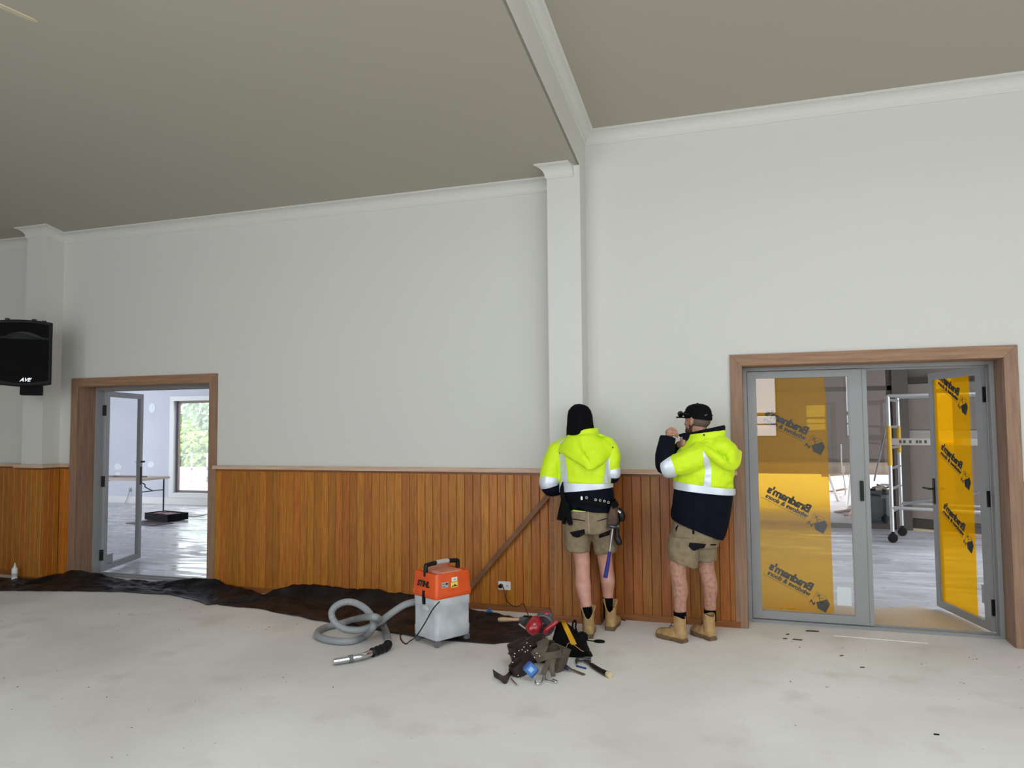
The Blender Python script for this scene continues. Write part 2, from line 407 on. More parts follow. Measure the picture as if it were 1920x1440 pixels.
# backing of the boxed-out dado, corner strip
bk = MB().box(LB[0], LB[1] - .018, -BD + .018, 0, 0, ZP1).box(RB[0] + .005, RB[1] - .018, -BD + .018, 0, 0, ZP1).build('dado_box', 'oak_trim', wall_front)
MB().box(RB[0], RB[0] + .026, -BD - .003, 0, .052, ZP1).build('corner_strip', 'oak_trim', wall_front)
def segs(z0, z1, t, name, m, label, bev=.003, lap=0.0):
    """one moulding run that follows the wall, the boxed-out pilasters and stops at the doors"""
    b = MB()
    for xa, xb in ((-8.6, LB[0]), (LB[1], -7.156), (-5.25, RB[0]), (RB[1], -.163)):
        b.box(xa, xb, -t, .001, z0, z1)
    for (xa, xb) in (LB, RB):
        b.box(xa - lap, xb + lap, -BD - t + .018, -BD + .03, z0, z1)
        b.box(xb - .03, xb + lap, -BD + .03, -t, z0, z1); b.box(xa - lap, xa + .03, -BD + .03, -t, z0, z1)
    o = b.build(name, m); struct(o, label)
    return o
segs(0.0, .052, .026, 'baseboard_front', 'oak_trim', 'low brown timber skirting under the planked dado')
segs(ZP1, 1.208, .012, 'trim_8', 'oak_trim', 'dark brown strip under the dado cap')
segs(1.208, 1.243, .045, 'trim_9', 'cap_timber', 'raw pinkish timber cap along the top of the dado', lap=.026)
# ------------------------------------------------------------------ doorways
def doorway(name, D, label):
    r = empty(name, ((D[0] + D[1]) / 2, 0, 0)); struct(r, label, 'door'); ox = r.location.x
    a, b_ = D[0] - ox, D[1] - ox; wv = .092; g = -.003
    def pr(n, poly, m): MB().prism([(x, -.024, z) for x, z in poly], (0, .0235, 0)).build(n, m, r, bevel=.002, seg=1)
    pr('architrave_jamb', [(a + g, 0), (a + g, DH - g), (a + g - wv, DH - g + wv), (a + g - wv, 0)], 'arch_timber')
    pr('architrave_jamb', [(b_ - g, 0), (b_ - g + wv, 0), (b_ - g + wv, DH - g + wv), (b_ - g, DH - g)], 'arch_timber')
    pr('architrave_head', [(a + g, DH - g), (b_ - g, DH - g), (b_ - g + wv, DH - g + wv), (a + g - wv, DH - g + wv)], 'arch_timber_h')
    MB().box(a - .018, a, 0, .21, 0, DH).build('lining', 'arch_timber', r); MB().box(b_, b_ + .018, 0, .21, 0, DH).build('lining', 'arch_timber', r)
    MB().box(a - .018, b_ + .018, 0, .21, DH, DH + .018).build('lining', 'arch_timber_h', r)
    # aluminium outer frame
    for x0, x1 in ((a - .018, a + .03), (b_ - .03, b_ + .018)):
        MB().box(x0, x1, .21, .31, 0, DH + .018).box(x0 + (.0 if x0 < 0 else -.008), x1 + (.008 if x0 < 0 else 0), .285, .30, 0, DH - .035).build('frame_jamb', 'alu', r)
    MB().box(a + .03, b_ - .03, .21, .31, DH - .028, DH + .018).box(a + .03, b_ - .03, .285, .30, DH - .042, DH - .028).build('frame_head', 'alu', r)
    MB().box(a + .03, b_ - .03, .2, .32, .0, .012).box(a + .03, b_ - .03, .205, .222, .012, .022).box(a + .03, b_ - .03, .29, .3, .012, .024).build('sill_track', 'alu', r)
    return r
door1 = doorway('door_1', LD, 'left timber-trimmed doorway with one glazed leaf swung open')
door2 = doorway('door_2', RD, 'right timber-trimmed doorway with film-covered glazed leaves')

def leaf(door, hx, hy, ang, W_, st, en, z0=.028, z1=2.05, top=.062, bot=.062, side=1, hinges=True):
    """glazed aluminium leaf; local x runs from the hinge to the free stile"""
    o = MB().box(0, st, -.02, .02, z0, z1).box(W_ - en, W_, -.02, .02, z0, z1).box(st, W_ - en, -.02, .02, z1 - top, z1).box(st, W_ - en, -.02, .02, z0, z0 + bot)
    for x in (st, W_ - en - .008): o.box(x, x + .008, -.017, .017, z0 + bot, z1 - top)
    lf = o.build('door_leaf', 'alu', door)
    lf.location = Vector((hx, hy, 0)) - door.location; lf.rotation_euler = (0, 0, ang)
    MB().box(st + .002, W_ - en - .002, -.003, .003, z0 + bot, z1 - top).build('glass_pane', 'glass', lf)
    if hinges:
        for z in (.21, 1.03, 1.83):
            h = MB().box(-.014, .0, -.012 * side - .03, -.012 * side + .03, z - .06, z + .06).box(-.002, .03, -.034 * side - .008, -.034 * side + .008, z - .04, z + .04).lathe([(.009, z - .075), (.009, z + .075)], 10, (-.008, -.03 * side, 0))
            h.build('hinge', 'hinge_black', lf)
        MB().lathe([(.006, -.002), (.006, .002)], 10, (.035, -.021 * side, z1 - .03), 'y').lathe([(.006, -.002), (.006, .002)], 10, (.035, -.021 * side, z1 - .06), 'y').lathe([(.006, -.002), (.006, .002)], 10, (.035, -.021 * side, z0 + .03), 'y').build('bolt_cap', 'hinge_black', lf)
    return lf
def lever(lf, x, z, s):          # lock plate with a lever on both faces
    b = MB()
    for q in (-1, 1):
        y = q * .026
        b.box(x - .014, x + .014, min(q * .02, q * .03), max(q * .02, q * .03), z - .11, z + .11)
        b.tube([(x, q * .03, z + .02), (x, q * .065, z + .02)], .009, 8); b.tube([(x + s * .008, q * .062, z + .02), (x - s * .11, q * .062, z + .02)], .009, 8)
    b.build('lever_handle', 'black_plastic', lf)

# left doorway: one leaf pushed back into the next room
fe = Vector((-7.31, 1.13, 0)); hp = Vector((LD[0] + .045, .30, 0)); d = fe - hp
lf1 = leaf(door1, hp.x, hp.y, math.atan2(d.y, d.x), d.length, .07, .075, side=-1)
# closer the camera side of this leaf is local -y
lever(lf1, d.length - .035, 1.28, 1) if False else None
MB().box(d.length - .05, d.length - .022, -.03, -.02, .93, 1.15).build('lock_plate', 'black_plastic', lf1)
MB().tube([(d.length - .036, -.02, 1.21), (d.length - .036, -.055, 1.21), (d.length - .036, -.055, 1.215)], .011, 8).box(d.length - .06, d.length - .02, -.06, -.045, 1.2, 1.222).build('lever_handle', 'black_plastic', lf1)
MB().box(.075, .25, .004, .006, .09, .19).build('paper_label', mat('label_grey', (150, 152, 150), .8), lf1)

# right doorway: closed left leaf
LW = .895
lf2 = leaf(door2, RD[0] + .034, .25, 0, LW, .062, .118, hinges=False, bot=.064, top=.055)
MB().box(LW - .02, LW + .012, -.026, -.018, .03, 2.045).build('astragal', 'alu', lf2)
MB().box(LW - .062, LW - .034, -.034, -.02, 1.0, 1.16).box(LW - .056, LW - .04, -.045, -.034, 1.02, 1.14).build('flush_handle', 'black_plastic', lf2, bevel=.003)
# right leaf, hinged on the right and swung into the next room
fe = Vector((1.462, 1.10, 0)); hp = Vector((RD[1] - .045, .30, 0)); d = fe - hp; L3 = d.length
lf3 = leaf(door2, hp.x, hp.y, math.atan2(d.y, d.x), L3, .085, .07, side=1)
lever(lf3, L3 - .036, 1.02, -1)

# yellow protective film with mirrored printing
def wavy_film(lf, poly_l, poly_r, z0, z1, y, nx=10, nz=26, amp=.0012):
    b = MB(); g = []
    for k in range(2):
        rows = []
        for i in range(nz + 1):
            z = z0 + (z1 - z0) * i / nz; xl = poly_l(i / nz); xr = poly_r(i / nz)
            rows.append([(xl + (xr - xl) * j / nx, y + k * .0006 + amp * math.sin(z * 9 + j * 1.3) * math.sin(j * .9 + z * 4), z) for j in range(nx + 1)])
        g.append(rows)
    b.sheet(g[0])
    return b.build('protective_film', 'yellow_film', lf, smooth=True, fix=False)
def printing(lf, anchor, e1, zs, y, sc=1.0):
    ex = Vector((e1 * math.cos(math.radians(27)), 0, math.sin(math.radians(27)))); ez = Vector((-e1 * math.sin(math.radians(27)), 0, math.cos(math.radians(27))))
    n = Vector((0, 1, 0))
    def place(me, x, yy):
        mm = me.copy()
        for v in mm.vertices: v.co = Vector(anchor) + ex * (v.co.x * sc + x) + ez * (v.co.y * sc + yy) + n * (v.co.z + y)
        return mm
    T1 = text_mesh("Bradnam's", .088, bold=.0042, space=.93); T2 = text_mesh("windows & doors", .050, bold=.0022, space=1.0)
    for me, t in ((T1, .36), (T2, .36)):      # fit to measured length
        wv = max(v.co.x for v in me.vertices) - min(v.co.x for v in me.vertices); m0 = min(v.co.x for v in me.vertices)
        for v in me.vertices: v.co.x = (v.co.x - m0) * t / wv
    tmpl = []
    fine = MB(); rr = random.Random(3); x = 0
    while x < .375:
        wq = rr.uniform(.006, .02); fine.box(x, x + wq, 0, .004, 0, .0008); x += wq + .005
    fm = fine.mesh('fine')
    lg = MB()                                 # emblem: tilted square, lower half solid, runner strokes above
    def bar(p, q, t=.0035):
        p, q = Vector((*p, 0)), Vector((*q, 0)); dd = (q - p).normalized(); nn = Vector((-dd.y, dd.x, 0)) * t / 2
        lg.prism([p + nn, q + nn, q - nn, p - nn], (0, 0, .0008))
    A, B_, C_, D_ = (-.02, .075), (-.02, .0), (-.105, .0), (-.105, .075)      # in print space: x to the left of B is negative
    bar(A, B_, .002); bar(A, D_, .002); bar((-.105, .075), (-.105, .04), .002); 
    lg.prism([Vector((*q, 0)) for q in ((-.052, .0), (-.115, .062), (-.15, .035), (-.15, -.04), (-.085, -.04))], (0, 0, .0008))
    bar((-.03, .066), (-.06, .04), .005); bar((-.03, .04), (-.048, .05), .004); bar((-.06, .04), (-.09, .055), .004); bar((-.062, .04), (-.075, .02), .005)
    lg.ball((-.052, .06, .0004), (.007, .007, .0006), nu=10, nv=6)
    bar((-.012, -.002), (-.012, -.03), .009); bar((-.012, -.002), (-.045, -.03), .009); bar((-.045, -.03), (-.045, -.004), .009)
    lm = lg.mesh('emblem')
    for z in zs:
        off = Vector((0, 0, z))
        for nm, me, x, yy in (('printed_lettering', T1, 0, 0), ('printed_lettering', T2, -.01, -.045), ('printed_line', fm, 0, -.062), ('printed_emblem', lm, -.02, -.06)):
            q = place(me, x, yy)
            for v in q.vertices: v.co += off
            q.materials.clear(); q.materials.append(M['print_black']); mob(nm, q, None, lf)
z0, z1 = .028 + .064, 2.05 - .055
A2 = at(1516, 961, .262) - Vector((RD[0] + .034, 0, 0))
wavy_film(lf2, lambda t: .066, lambda t: .618 - .012 * t - .02 * max(0, t - .93) * 10, z0 + .004, z1 - .002, .012)
printing(lf2, (A2.x, 0, A2.z), -1, (0, .632, -.628), .007)
PW = at(1569, 1100, .26); PV = at(1597, 1136, .26)
MB().box(PW.x - RD[0] - .034, PV.x - RD[0] - .034, .0042, .0052, PV.z, PW.z).build('paper_label', 'paper', lf2)
wavy_film(lf3, lambda t: .20, lambda t: L3 - .072, .028 + .064, 2.05 - .064, .009, amp=.002)
printing(lf3, (.355, 0, 1.235), 1, (0, .60, -.50), .012, .97)
MB().box(.095, .165, -.006, -.004, .21, .35).build('paper_label', 'label_grey', lf3)

# ------------------------------------------------------------------ rooms behind
XD = -4.0
struct(MB().box(XD, 5.2, .26, 7.0, -.2, 0).build('floor', 'concrete_fine'), 'grey screeded floor behind the right doorway, reflections painted in as pale streaks', 'floor')
struct(MB().prism([(-.1, .32, 0), (1.7, .32, 0), (1.72, .75, 0), (1.3, 1.15, 0), (.9, .92, 0), (.4, 1.0, 0), (-.1, .8, 0)], (0, 0, .002)).build('floor', 'concrete_sandy'), 'sandy dusted strip of floor inside the right doorway', 'floor')
struct(MB().box(-15.5, XD, .26, 6.9, -.2, 0).build('floor', 'concrete_wet'), 'glossy damp concrete floor of the room behind the left doorway', 'floor')
mat('room_white', (204, 205, 213), .7, col2=(197, 199, 209), vscale=1.2)
mat('plaster_grey', (150, 140, 128), .8, col2=(136, 126, 114), vscale=1.5)
wd_l = MB().box(XD - .06, XD + .06, TW, 6.9, 0, 3.1).build('wall_divider', 'room_white'); struct(wd_l, 'wall between the two rooms behind the doorways', 'wall')
RL = (1.6, 3.7, 2.2, 3.7)                             # unseen roof opening added to brighten the right room
struct(MB().box(-15.7, RL[0], TW, 7.0, 3.0, 3.15).box(RL[1], 5.2, TW, 7.0, 3.0, 3.15).box(RL[0], RL[1], TW, RL[2], 3.0, 3.15).box(RL[0], RL[1], RL[3], 7.0, 3.0, 3.15).build('ceiling', 'room_white'), 'flat ceiling of the rooms behind the doorways', 'ceiling')
portal('added_rooflight_portal', ((RL[0] + RL[1]) / 2, (RL[2] + RL[3]) / 2, 3.17), (0, 0, 0), RL[1] - RL[0], RL[3] - RL[2])
# left room
YW = 6.75
wa, wb = at(327, 752, YW), at(333, 924, YW); wx0 = wa.x; wz1 = wa.z; wz0 = wb.z
LWN = [(wx0, wx0 + 1.35, wz0, wz1), (-9.9, -7.9, .1, 2.9), (-5.9, -4.3, .1, 2.9)]
wbk = wall_holes('wall_back_left_room', -15.7, XD, 0, 3.1, YW, YW + .18, LWN, 'x', 'room_white'); struct(wbk, 'bluish white back wall of the left room with a tall window', 'wall')
for h in LWN: portal('window_daylight', ((h[0] + h[1]) / 2, YW + .2, (h[2] + h[3]) / 2), (PI / 2, 0, PI), h[1] - h[0], h[3] - h[2])
wsl = wall_holes('wall_side_left_room', TW, YW, 0, 3.1, -15.7, -15.5, [(.8, 4.8, .1, 2.9)], 'y', 'room_white'); struct(wsl, 'bluish white side wall of the left room', 'wall')
portal('window_daylight', (-15.72, 2.8, 1.5), (PI / 2, 0, -PI / 2), 4.0, 2.8)
r = empty('window_1', (wx0, YW, wz0)); struct(r, 'tall white framed window looking onto green trees', 'window'); W1 = 1.35; H1 = wz1 - wz0
MB().box(-.1, .0, -.02, 0, -.1, H1 + .1).build('casing', 'white_plastic', r); MB().box(W1, W1 + .1, -.02, 0, -.1, H1 + .1).build('casing', 'white_plastic', r)
MB().box(.0, W1, -.02, 0, H1, H1 + .1).build('casing', 'white_plastic', r); MB().box(0, W1, -.035, 0, -.1, 0).build('casing', 'white_plastic', r)
MB().box(0, .05, .08, .14, 0, H1).box(W1 - .05, W1, .08, .14, 0, H1).box(.05, W1 - .05, .08, .14, 0, .05).box(.05, W1 - .05, .08, .14, H1 - .05, H1).build('sash', mat('sash_brown', (120, 104, 98), .5), r)
MB().box(.05, W1 - .05, .105, .111, .05, H1 - .05).build('glass_pane', 'glass', r)
struct(MB().box(-15.5, -9.6, YW - .016, YW, 0, .14).build('baseboard_back_left_room', 'white_plastic'), 'white skirting under the left room window')
# setting patches on the plasterboard
def patch(u, v, s, sz):
    p = at(u, v, YW - .004); b = MB().ball((0, 0, 0), (s, .0015, sz), nu=14, nv=8); o = b.build('filler_patch', 'paper', wbk, smooth=True); o.location = p
patch(285, 765, .09, .11); patch(221, 875, .1, .07); patch(283, 871, .09, .07); patch(221, 890, .07, .05)
# outlet with dangling cable
p = at(244, 918, YW - .01); o = tag(MB().tube(catmull([p, p + Vector((.0, -.03, -.05)), p + Vector((-.1, -.04, -.28)), p + Vector((-.45, -.05, -.52)), p + Vector((-.9, -.1, -.58)), p + Vector((-1.1, -.15, -p.z + .01))]), .006, 6).box(p.x - .03, p.x + .03, p.y - .005, p.y + .008, p.z - .04, p.z + .04).build('wall_cable', 'label_grey'), 'grey cable hanging in a curve from the left room wall', 'cable')

# outside the left room
mat('grass', (130, 140, 90), .9, col2=(160, 150, 110), vscale=3)
mat('leaf_a', (120, 150, 70), .7, randv=.0, col2=(150, 175, 90), vscale=8)
mat('leaf_b', (96, 128, 84), .7, col2=(126, 150, 100), vscale=8)
mat('bark', (96, 80, 64), .9, col2=(70, 58, 48), vscale=20)
struct(MB().box(-40, 30, 7.0, 60, -.25, -.06).build('ground', mat('paving', (150, 140, 137), .9, col2=(138, 128, 124), vscale=2)), 'pale paved ground outside', 'ground')
def foliage(c, r, n, m, rnd, leaf=.09):
    b = MB()
    for i in range(n):
        while True:
            q = Vector((rnd.uniform(-1, 1), rnd.uniform(-1, 1), rnd.uniform(-1, 1)))
            if .2 < q.length < 1: break
        q = q * (.75 + .25 * math.sin(q.x * 5) * math.cos(q.z * 4))
        p = Vector(c) + Vector((q.x * r[0], q.y * r[1], q.z * r[2])); a = Vector((rnd.gauss(0, 1), rnd.gauss(0, 1), rnd.gauss(0, 1))).normalized(); t = a.orthogonal().normalized(); s = leaf * rnd.uniform(.6, 1.3); k = a.cross(t)
        i0 = len(b.v); b.v += [tuple(p + t * s), tuple(p + k * s * .5), tuple(p - t * s), tuple(p - k * s * .5)]; b.f.append((i0, i0 + 1, i0 + 2, i0 + 3))
    return b
rnd = random.Random(5)
for (u, v, Y, r_, m_, lab) in ((375, 800, 19, (2.4, 2, 3.0), 'leaf_b', 'tall grey-green tree beyond the left room window'), (350, 845, 15.5, (2.0, 1.3, 1.25), 'leaf_a', 'bright yellow-green bushy tree beyond the left room window')):
    c = at(u, v, Y); rt = empty('tree', (c.x, c.y, -.06)); tag(rt, lab, 'tree', 'trees beyond the left room window')
    f = foliage((0, 0, c.z + .06), r_, 1500, m_, rnd, .16).build('foliage', m_, rt, fix=False); f['kind'] = 'stuff'
    MB().tube(catmull([(0, 0, -.0), (.05, 0, c.z * .4), (-.05, .05, c.z * .8), (.1, 0, c.z + .5)], 4), [.16] * 4 + [.13] * 4 + [.1] * 4 + [.05], 8).build('trunk', 'bark', rt)
c = at(360, 872, 13.2)
fr = empty('garden_fence', (c.x, 13.2, -.06)); tag(fr, 'pale panel fence with thin posts beyond the left room window', 'fence')
for i in range(-5, 8):
    MB().box(i * .6 + .01, i * .6 + .59, 0, .03, .05, c.z + .0).build('fence_panel', 'white_plastic', fr); MB().box(i * .6 - .02, i * .6 + .02, -.04, .0, 0, c.z + .45).build('fence_post', 'alu', fr)
MB().box(-3, 4.8, -.02, .0, c.z - .25, c.z - .22).box(-3, 4.8, -.02, 0, c.z + .38, c.z + .4).build('fence_rail', 'alu', fr)

# right room
YP = 6.4
RWN2 = [(.9, 2.7, .3, 2.6), (3.4, 6.0, .3, 2.6)]
portal('window_daylight', (XD, 1.8, 1.45), (PI / 2, 0, -PI / 2), .01, .01) if False else None
pp = empty('partition', (0, YP, 0)); struct(pp, 'bronze framed glazed partition at the back of the right room', 'wall')
pt = at(1600, 733, YP).z; pb = at(1600, 990, YP).z
def pbox(n, x0, x1, z0, z1, m='dark_frame', y0=-.04, y1=.04): MB().box(x0, x1, y0, y1, z0, z1).build(n, m, pp)
xm = at(1676, 900, YP).x; xs = [-3.9, -2.3, -.75, xm - 1.42, xm]
xs = [-3.9, -2.35, -.8, xm - .06]
pbox('bottom_rail', -3.9, xm, 0, .07); pbox('transom', -3.9, xm, pt, pt + .07); pbox('head', -3.9, xm, 2.86, 3.0)
for x in xs: pbox('mullion', x, x + .07, .07, 2.86)
pbox('post', xm, xm + .22, 0, 3.0, 'dark_frame', -.1, .1)
for i in range(len(xs) - 1):
    pbox('glass_pane', xs[i] + .07, xs[i + 1], .07, pt, 'glass', -.003, .003); pbox('glass_pane', xs[i] + .07, xs[i + 1], pt + .07, 2.86, 'glass', -.003, .003)
for i in range(3): portal('window_daylight', ((xs[i] + xs[i + 1]) / 2, YP + .15, .5), (PI / 2, 0, PI), 1.5, 1.0) if False else None
# side walls of the right room: splayed wall on the right, windowed wall on the far right
q0, q1 = Vector((xm + .2, YP + .02, 0)), Vector((5.0, 4.75, 0)); dd = q1 - q0
sp = empty('wall_splay', q0, math.atan2(dd.y, dd.x)); struct(sp, 'grey-brown panelled splay wall behind the scaffold', 'wall'); LS = dd.length
MB().box(0, LS, 0, .12, 0, 3.0).build('wall_core', 'plaster_grey', sp)
mat('panel_taupe', (168, 156, 144), .6); mat('panel_pale', (200, 192, 182), .6); mat('painted_sun', (236, 214, 176), .6)
MB().box(0, LS, -.03, 0, .03, .17).build('bottom_rail', 'dark_frame', sp); MB().box(0, LS, -.05, 0, 0, .03).build('sun_strip', 'painted_sun', sp)  # pale strip at the wall foot is sunlight put into its colour
for i in range(3): MB().box(.02 + i * 1.05, 1.05 + i * 1.05, -.02, 0, .18, 1.3).build('panel', 'panel_taupe', sp); MB().box(.02 + i * 1.05, 1.05 + i * 1.05, -.02, 0, 1.31, 1.5).build('panel', 'panel_pale', sp); MB().box(.02 + i * 1.05, 1.05 + i * 1.05, -.02, 0, 1.51, 2.2).build('panel', 'panel_taupe', sp)
zt = at(1715, 730, 6.2).z
MB().box(0, LS, -.04, 0, 2.22, 2.3).build('top_rail', 'dark_frame', sp)
wr2 = wall_holes('wall_side_right_room', TW, 4.75, 0, 3.1, 5.0, 5.2, [(.5, 4.5, .05, 2.95)], 'y', 'room_white'); struct(wr2, 'white side wall of the right room', 'wall')
portal('window_daylight', (5.22, 2.5, 1.5), (PI / 2, 0, PI / 2), 4.0, 2.9)
# blind hanging beyond the partition, rolled at the bottom
zr = at(1600, 878, 9.6).z; rr_ = (at(1600, 866, 9.6).z - at(1600, 889, 9.6).z) / 2
bl = empty('roller_blind', (0, 9.6, 0)); tag(bl, 'brown hanging blind rolled up thick at its foot beyond the partition', 'blind')
MB().box(-5, 6, .02, .05, zr + .12, 3.3).build('blind_sheet', mat('blind_brown', (112, 98, 90), .8), bl); MB().box(-5, 6, -.03, .05, zr + rr_, zr + .18).build('hem_bar', mat('hem_dark', (84, 66, 56), .7), bl)
MB().lathe([(rr_ * .9, -5), (rr_, -4.98), (rr_, 5.98), (rr_ * .9, 6)], 20, (0, -.02, zr), 'x').build('roll', mat('roll_tan', (190, 168, 148), .7, col2=(176, 152, 132), vscale=2), bl, smooth=True)
struct(MB().box(-5.5, 6.5, 7.0, 9.9, 3.3, 3.4).build('ceiling_veranda', 'plaster_grey'), 'veranda ceiling beyond the partition', 'ceiling')
# ------------------------------------------------------------------ people
from mathutils import noise as mnoise
mat('hivis', (206, 236, 0), .65, bump=.12, bscale=300, sheen=.1)
mat('hivis_bright', (196, 226, 4), .65)
mat('navy', (8, 11, 27), .85, bump=.15, bscale=300, col2=(6, 8, 20), vscale=30, spec=.15)
mat('reflective', (214, 220, 230), .35, metal=.25, bump=.1, bscale=60)
mat('khaki', (134, 118, 92), .85, bump=.2, bscale=350, col2=(120, 104, 80), vscale=25)
mat('seam_khaki', (168, 152, 124), .85)
mat('skin', (196, 146, 128), .55, col2=(182, 128, 110), vscale=14, bump=.1, bscale=120)
mat('skin_hairy', (178, 132, 112), .6, col2=(150, 104, 84), vscale=40, bump=.2, bscale=160, lo=.42, hi=.7)
mat('beanie_black', (13, 11, 14), .95, bump=.3, bscale=260, spec=.1)
mat('cap_black', (6, 6, 8), .85, bump=.2, bscale=300, spec=.15)
mat('beard', (70, 44, 30), .9, bump=.5, bscale=220)
mat('hair_short', (96, 78, 68), .9, bump=.4, bscale=300)
mat('boot_tan', (176, 142, 94), .75, col2=(148, 116, 74), vscale=18, bump=.25, bscale=120)
mat('boot_sole', (120, 94, 64), .8, col2=(96, 76, 54), vscale=20)
mat('sock_black', (8, 8, 9), .95, bump=.2, bscale=250, spec=.1)
mat('leather_black', (7, 7, 8), .7, bump=.2, bscale=160, spec=.1)
mat('leather_brown', (86, 62, 44), .7, col2=(66, 46, 34), vscale=20, bump=.25, bscale=140)
mat('lime_shirt', (190, 220, 60), .7)

def ell(c, a, b_, n=28, tilt=0.0, tilty=0.0, sq=1.0):
    c = Vector(c); out = []
    for j in range(n):
        t = 2 * PI * j / n; cx, sy = math.cos(t), math.sin(t)
        if sq != 1: cx = math.copysign(abs(cx) ** sq, cx); sy = math.copysign(abs(sy) ** sq, sy)
        out.append(c + Vector((a * cx, b_ * sy, tilt * cx + tilty * sy)))
    return out
PX = .00422
def ringset(rows, Y, n=28, sq=.85):
    out = []
    for r in rows:
        u, v, hw, b_ = r[:4]; tl = r[4] if len(r) > 4 else 0; y = r[5] if len(r) > 5 else Y
        out.append(ell(at(u, v, y), hw * PX, b_, n, tl, 0, sq))
    return out
def wrinkle(me, amp, sc, zst=1.0, seed=0.0):
    me.update(); n = len(me.vertices); co = [0.0] * (3 * n); no = [0.0] * (3 * n)
    me.vertices.foreach_get('co', co); me.vertices.foreach_get('normal', no)
    for i in range(0, 3 * n, 3):
        q = Vector((co[i] * sc + seed, co[i + 1] * sc + seed, co[i + 2] * sc * zst + seed))
        d = mnoise.noise(q) * amp + mnoise.noise(q * 2.3) * amp * .5
        co[i] += no[i] * d; co[i + 1] += no[i + 1] * d; co[i + 2] += no[i + 2] * d
    me.vertices.foreach_set('co', co); me.update()
    return me
def limb(mb, pts, rads, n=16):
    P = catmull(pts, 6); k = len(pts) - 1; R_ = []
    for i in range(len(P)):
        f = i / 6; j = min(int(f), k - 1); t = f - j; t = t * t * (3 - 2 * t); R_.append(rads[j] * (1 - t) + rads[min(j + 1, k)] * t)
    mb.tube(P, R_, n); mb.ball(P[0], R_[0], nu=14, nv=10); mb.ball(P[-1], R_[-1], nu=14, nv=10); return mb
def bvh_of(*obs):
    vs, fs = [], []
    for o in obs:
        b0 = len(vs); vs += [o.matrix_world @ v.co for v in o.data.vertices]; fs += [[b0 + i for i in p.vertices] for p in o.data.polygons]
    return BVHTree.FromPolygons(vs, fs)
def patch_on(bvh, outline, Y, name, m, parent, off=.003, res=10, thick=.002):
    """cloth patch laid on a surface: a four-sided outline given as image corners, filled as a grid and dropped on to the surface behind"""
    a, b_, c, d_ = [Vector((p[0], p[1])) for p in outline]; g = []
    for i in range(res + 1):
        row = []
        for j in range(res + 1):
            s, t = j / res, i / res; q = (a * (1 - s) + b_ * s) * (1 - t) + (d_ * (1 - s) + c * s) * t
            dr = ray(q.x, q.y).normalized(); h = bvh.ray_cast(CAM, dr)
            p = h[0] - dr * off if h[0] else at(q.x, q.y, Y)
            row.append(p)
        g.append(row)
    mb = MB().sheet(g); dr = ray(a.x, a.y).normalized()
    mb2 = MB(); mb2.sheet(g)
    return mb.build(name, m, parent, smooth=True)
def finger(mb, base, tip, bend, r):
    base, tip, bend = Vector(base), Vector(tip), Vector(bend)
    limb(mb, [base, base.lerp(tip, .45) + bend, base.lerp(tip, .8) + bend * .8, tip], [r, r * .95, r * .85, r * .7], 10)

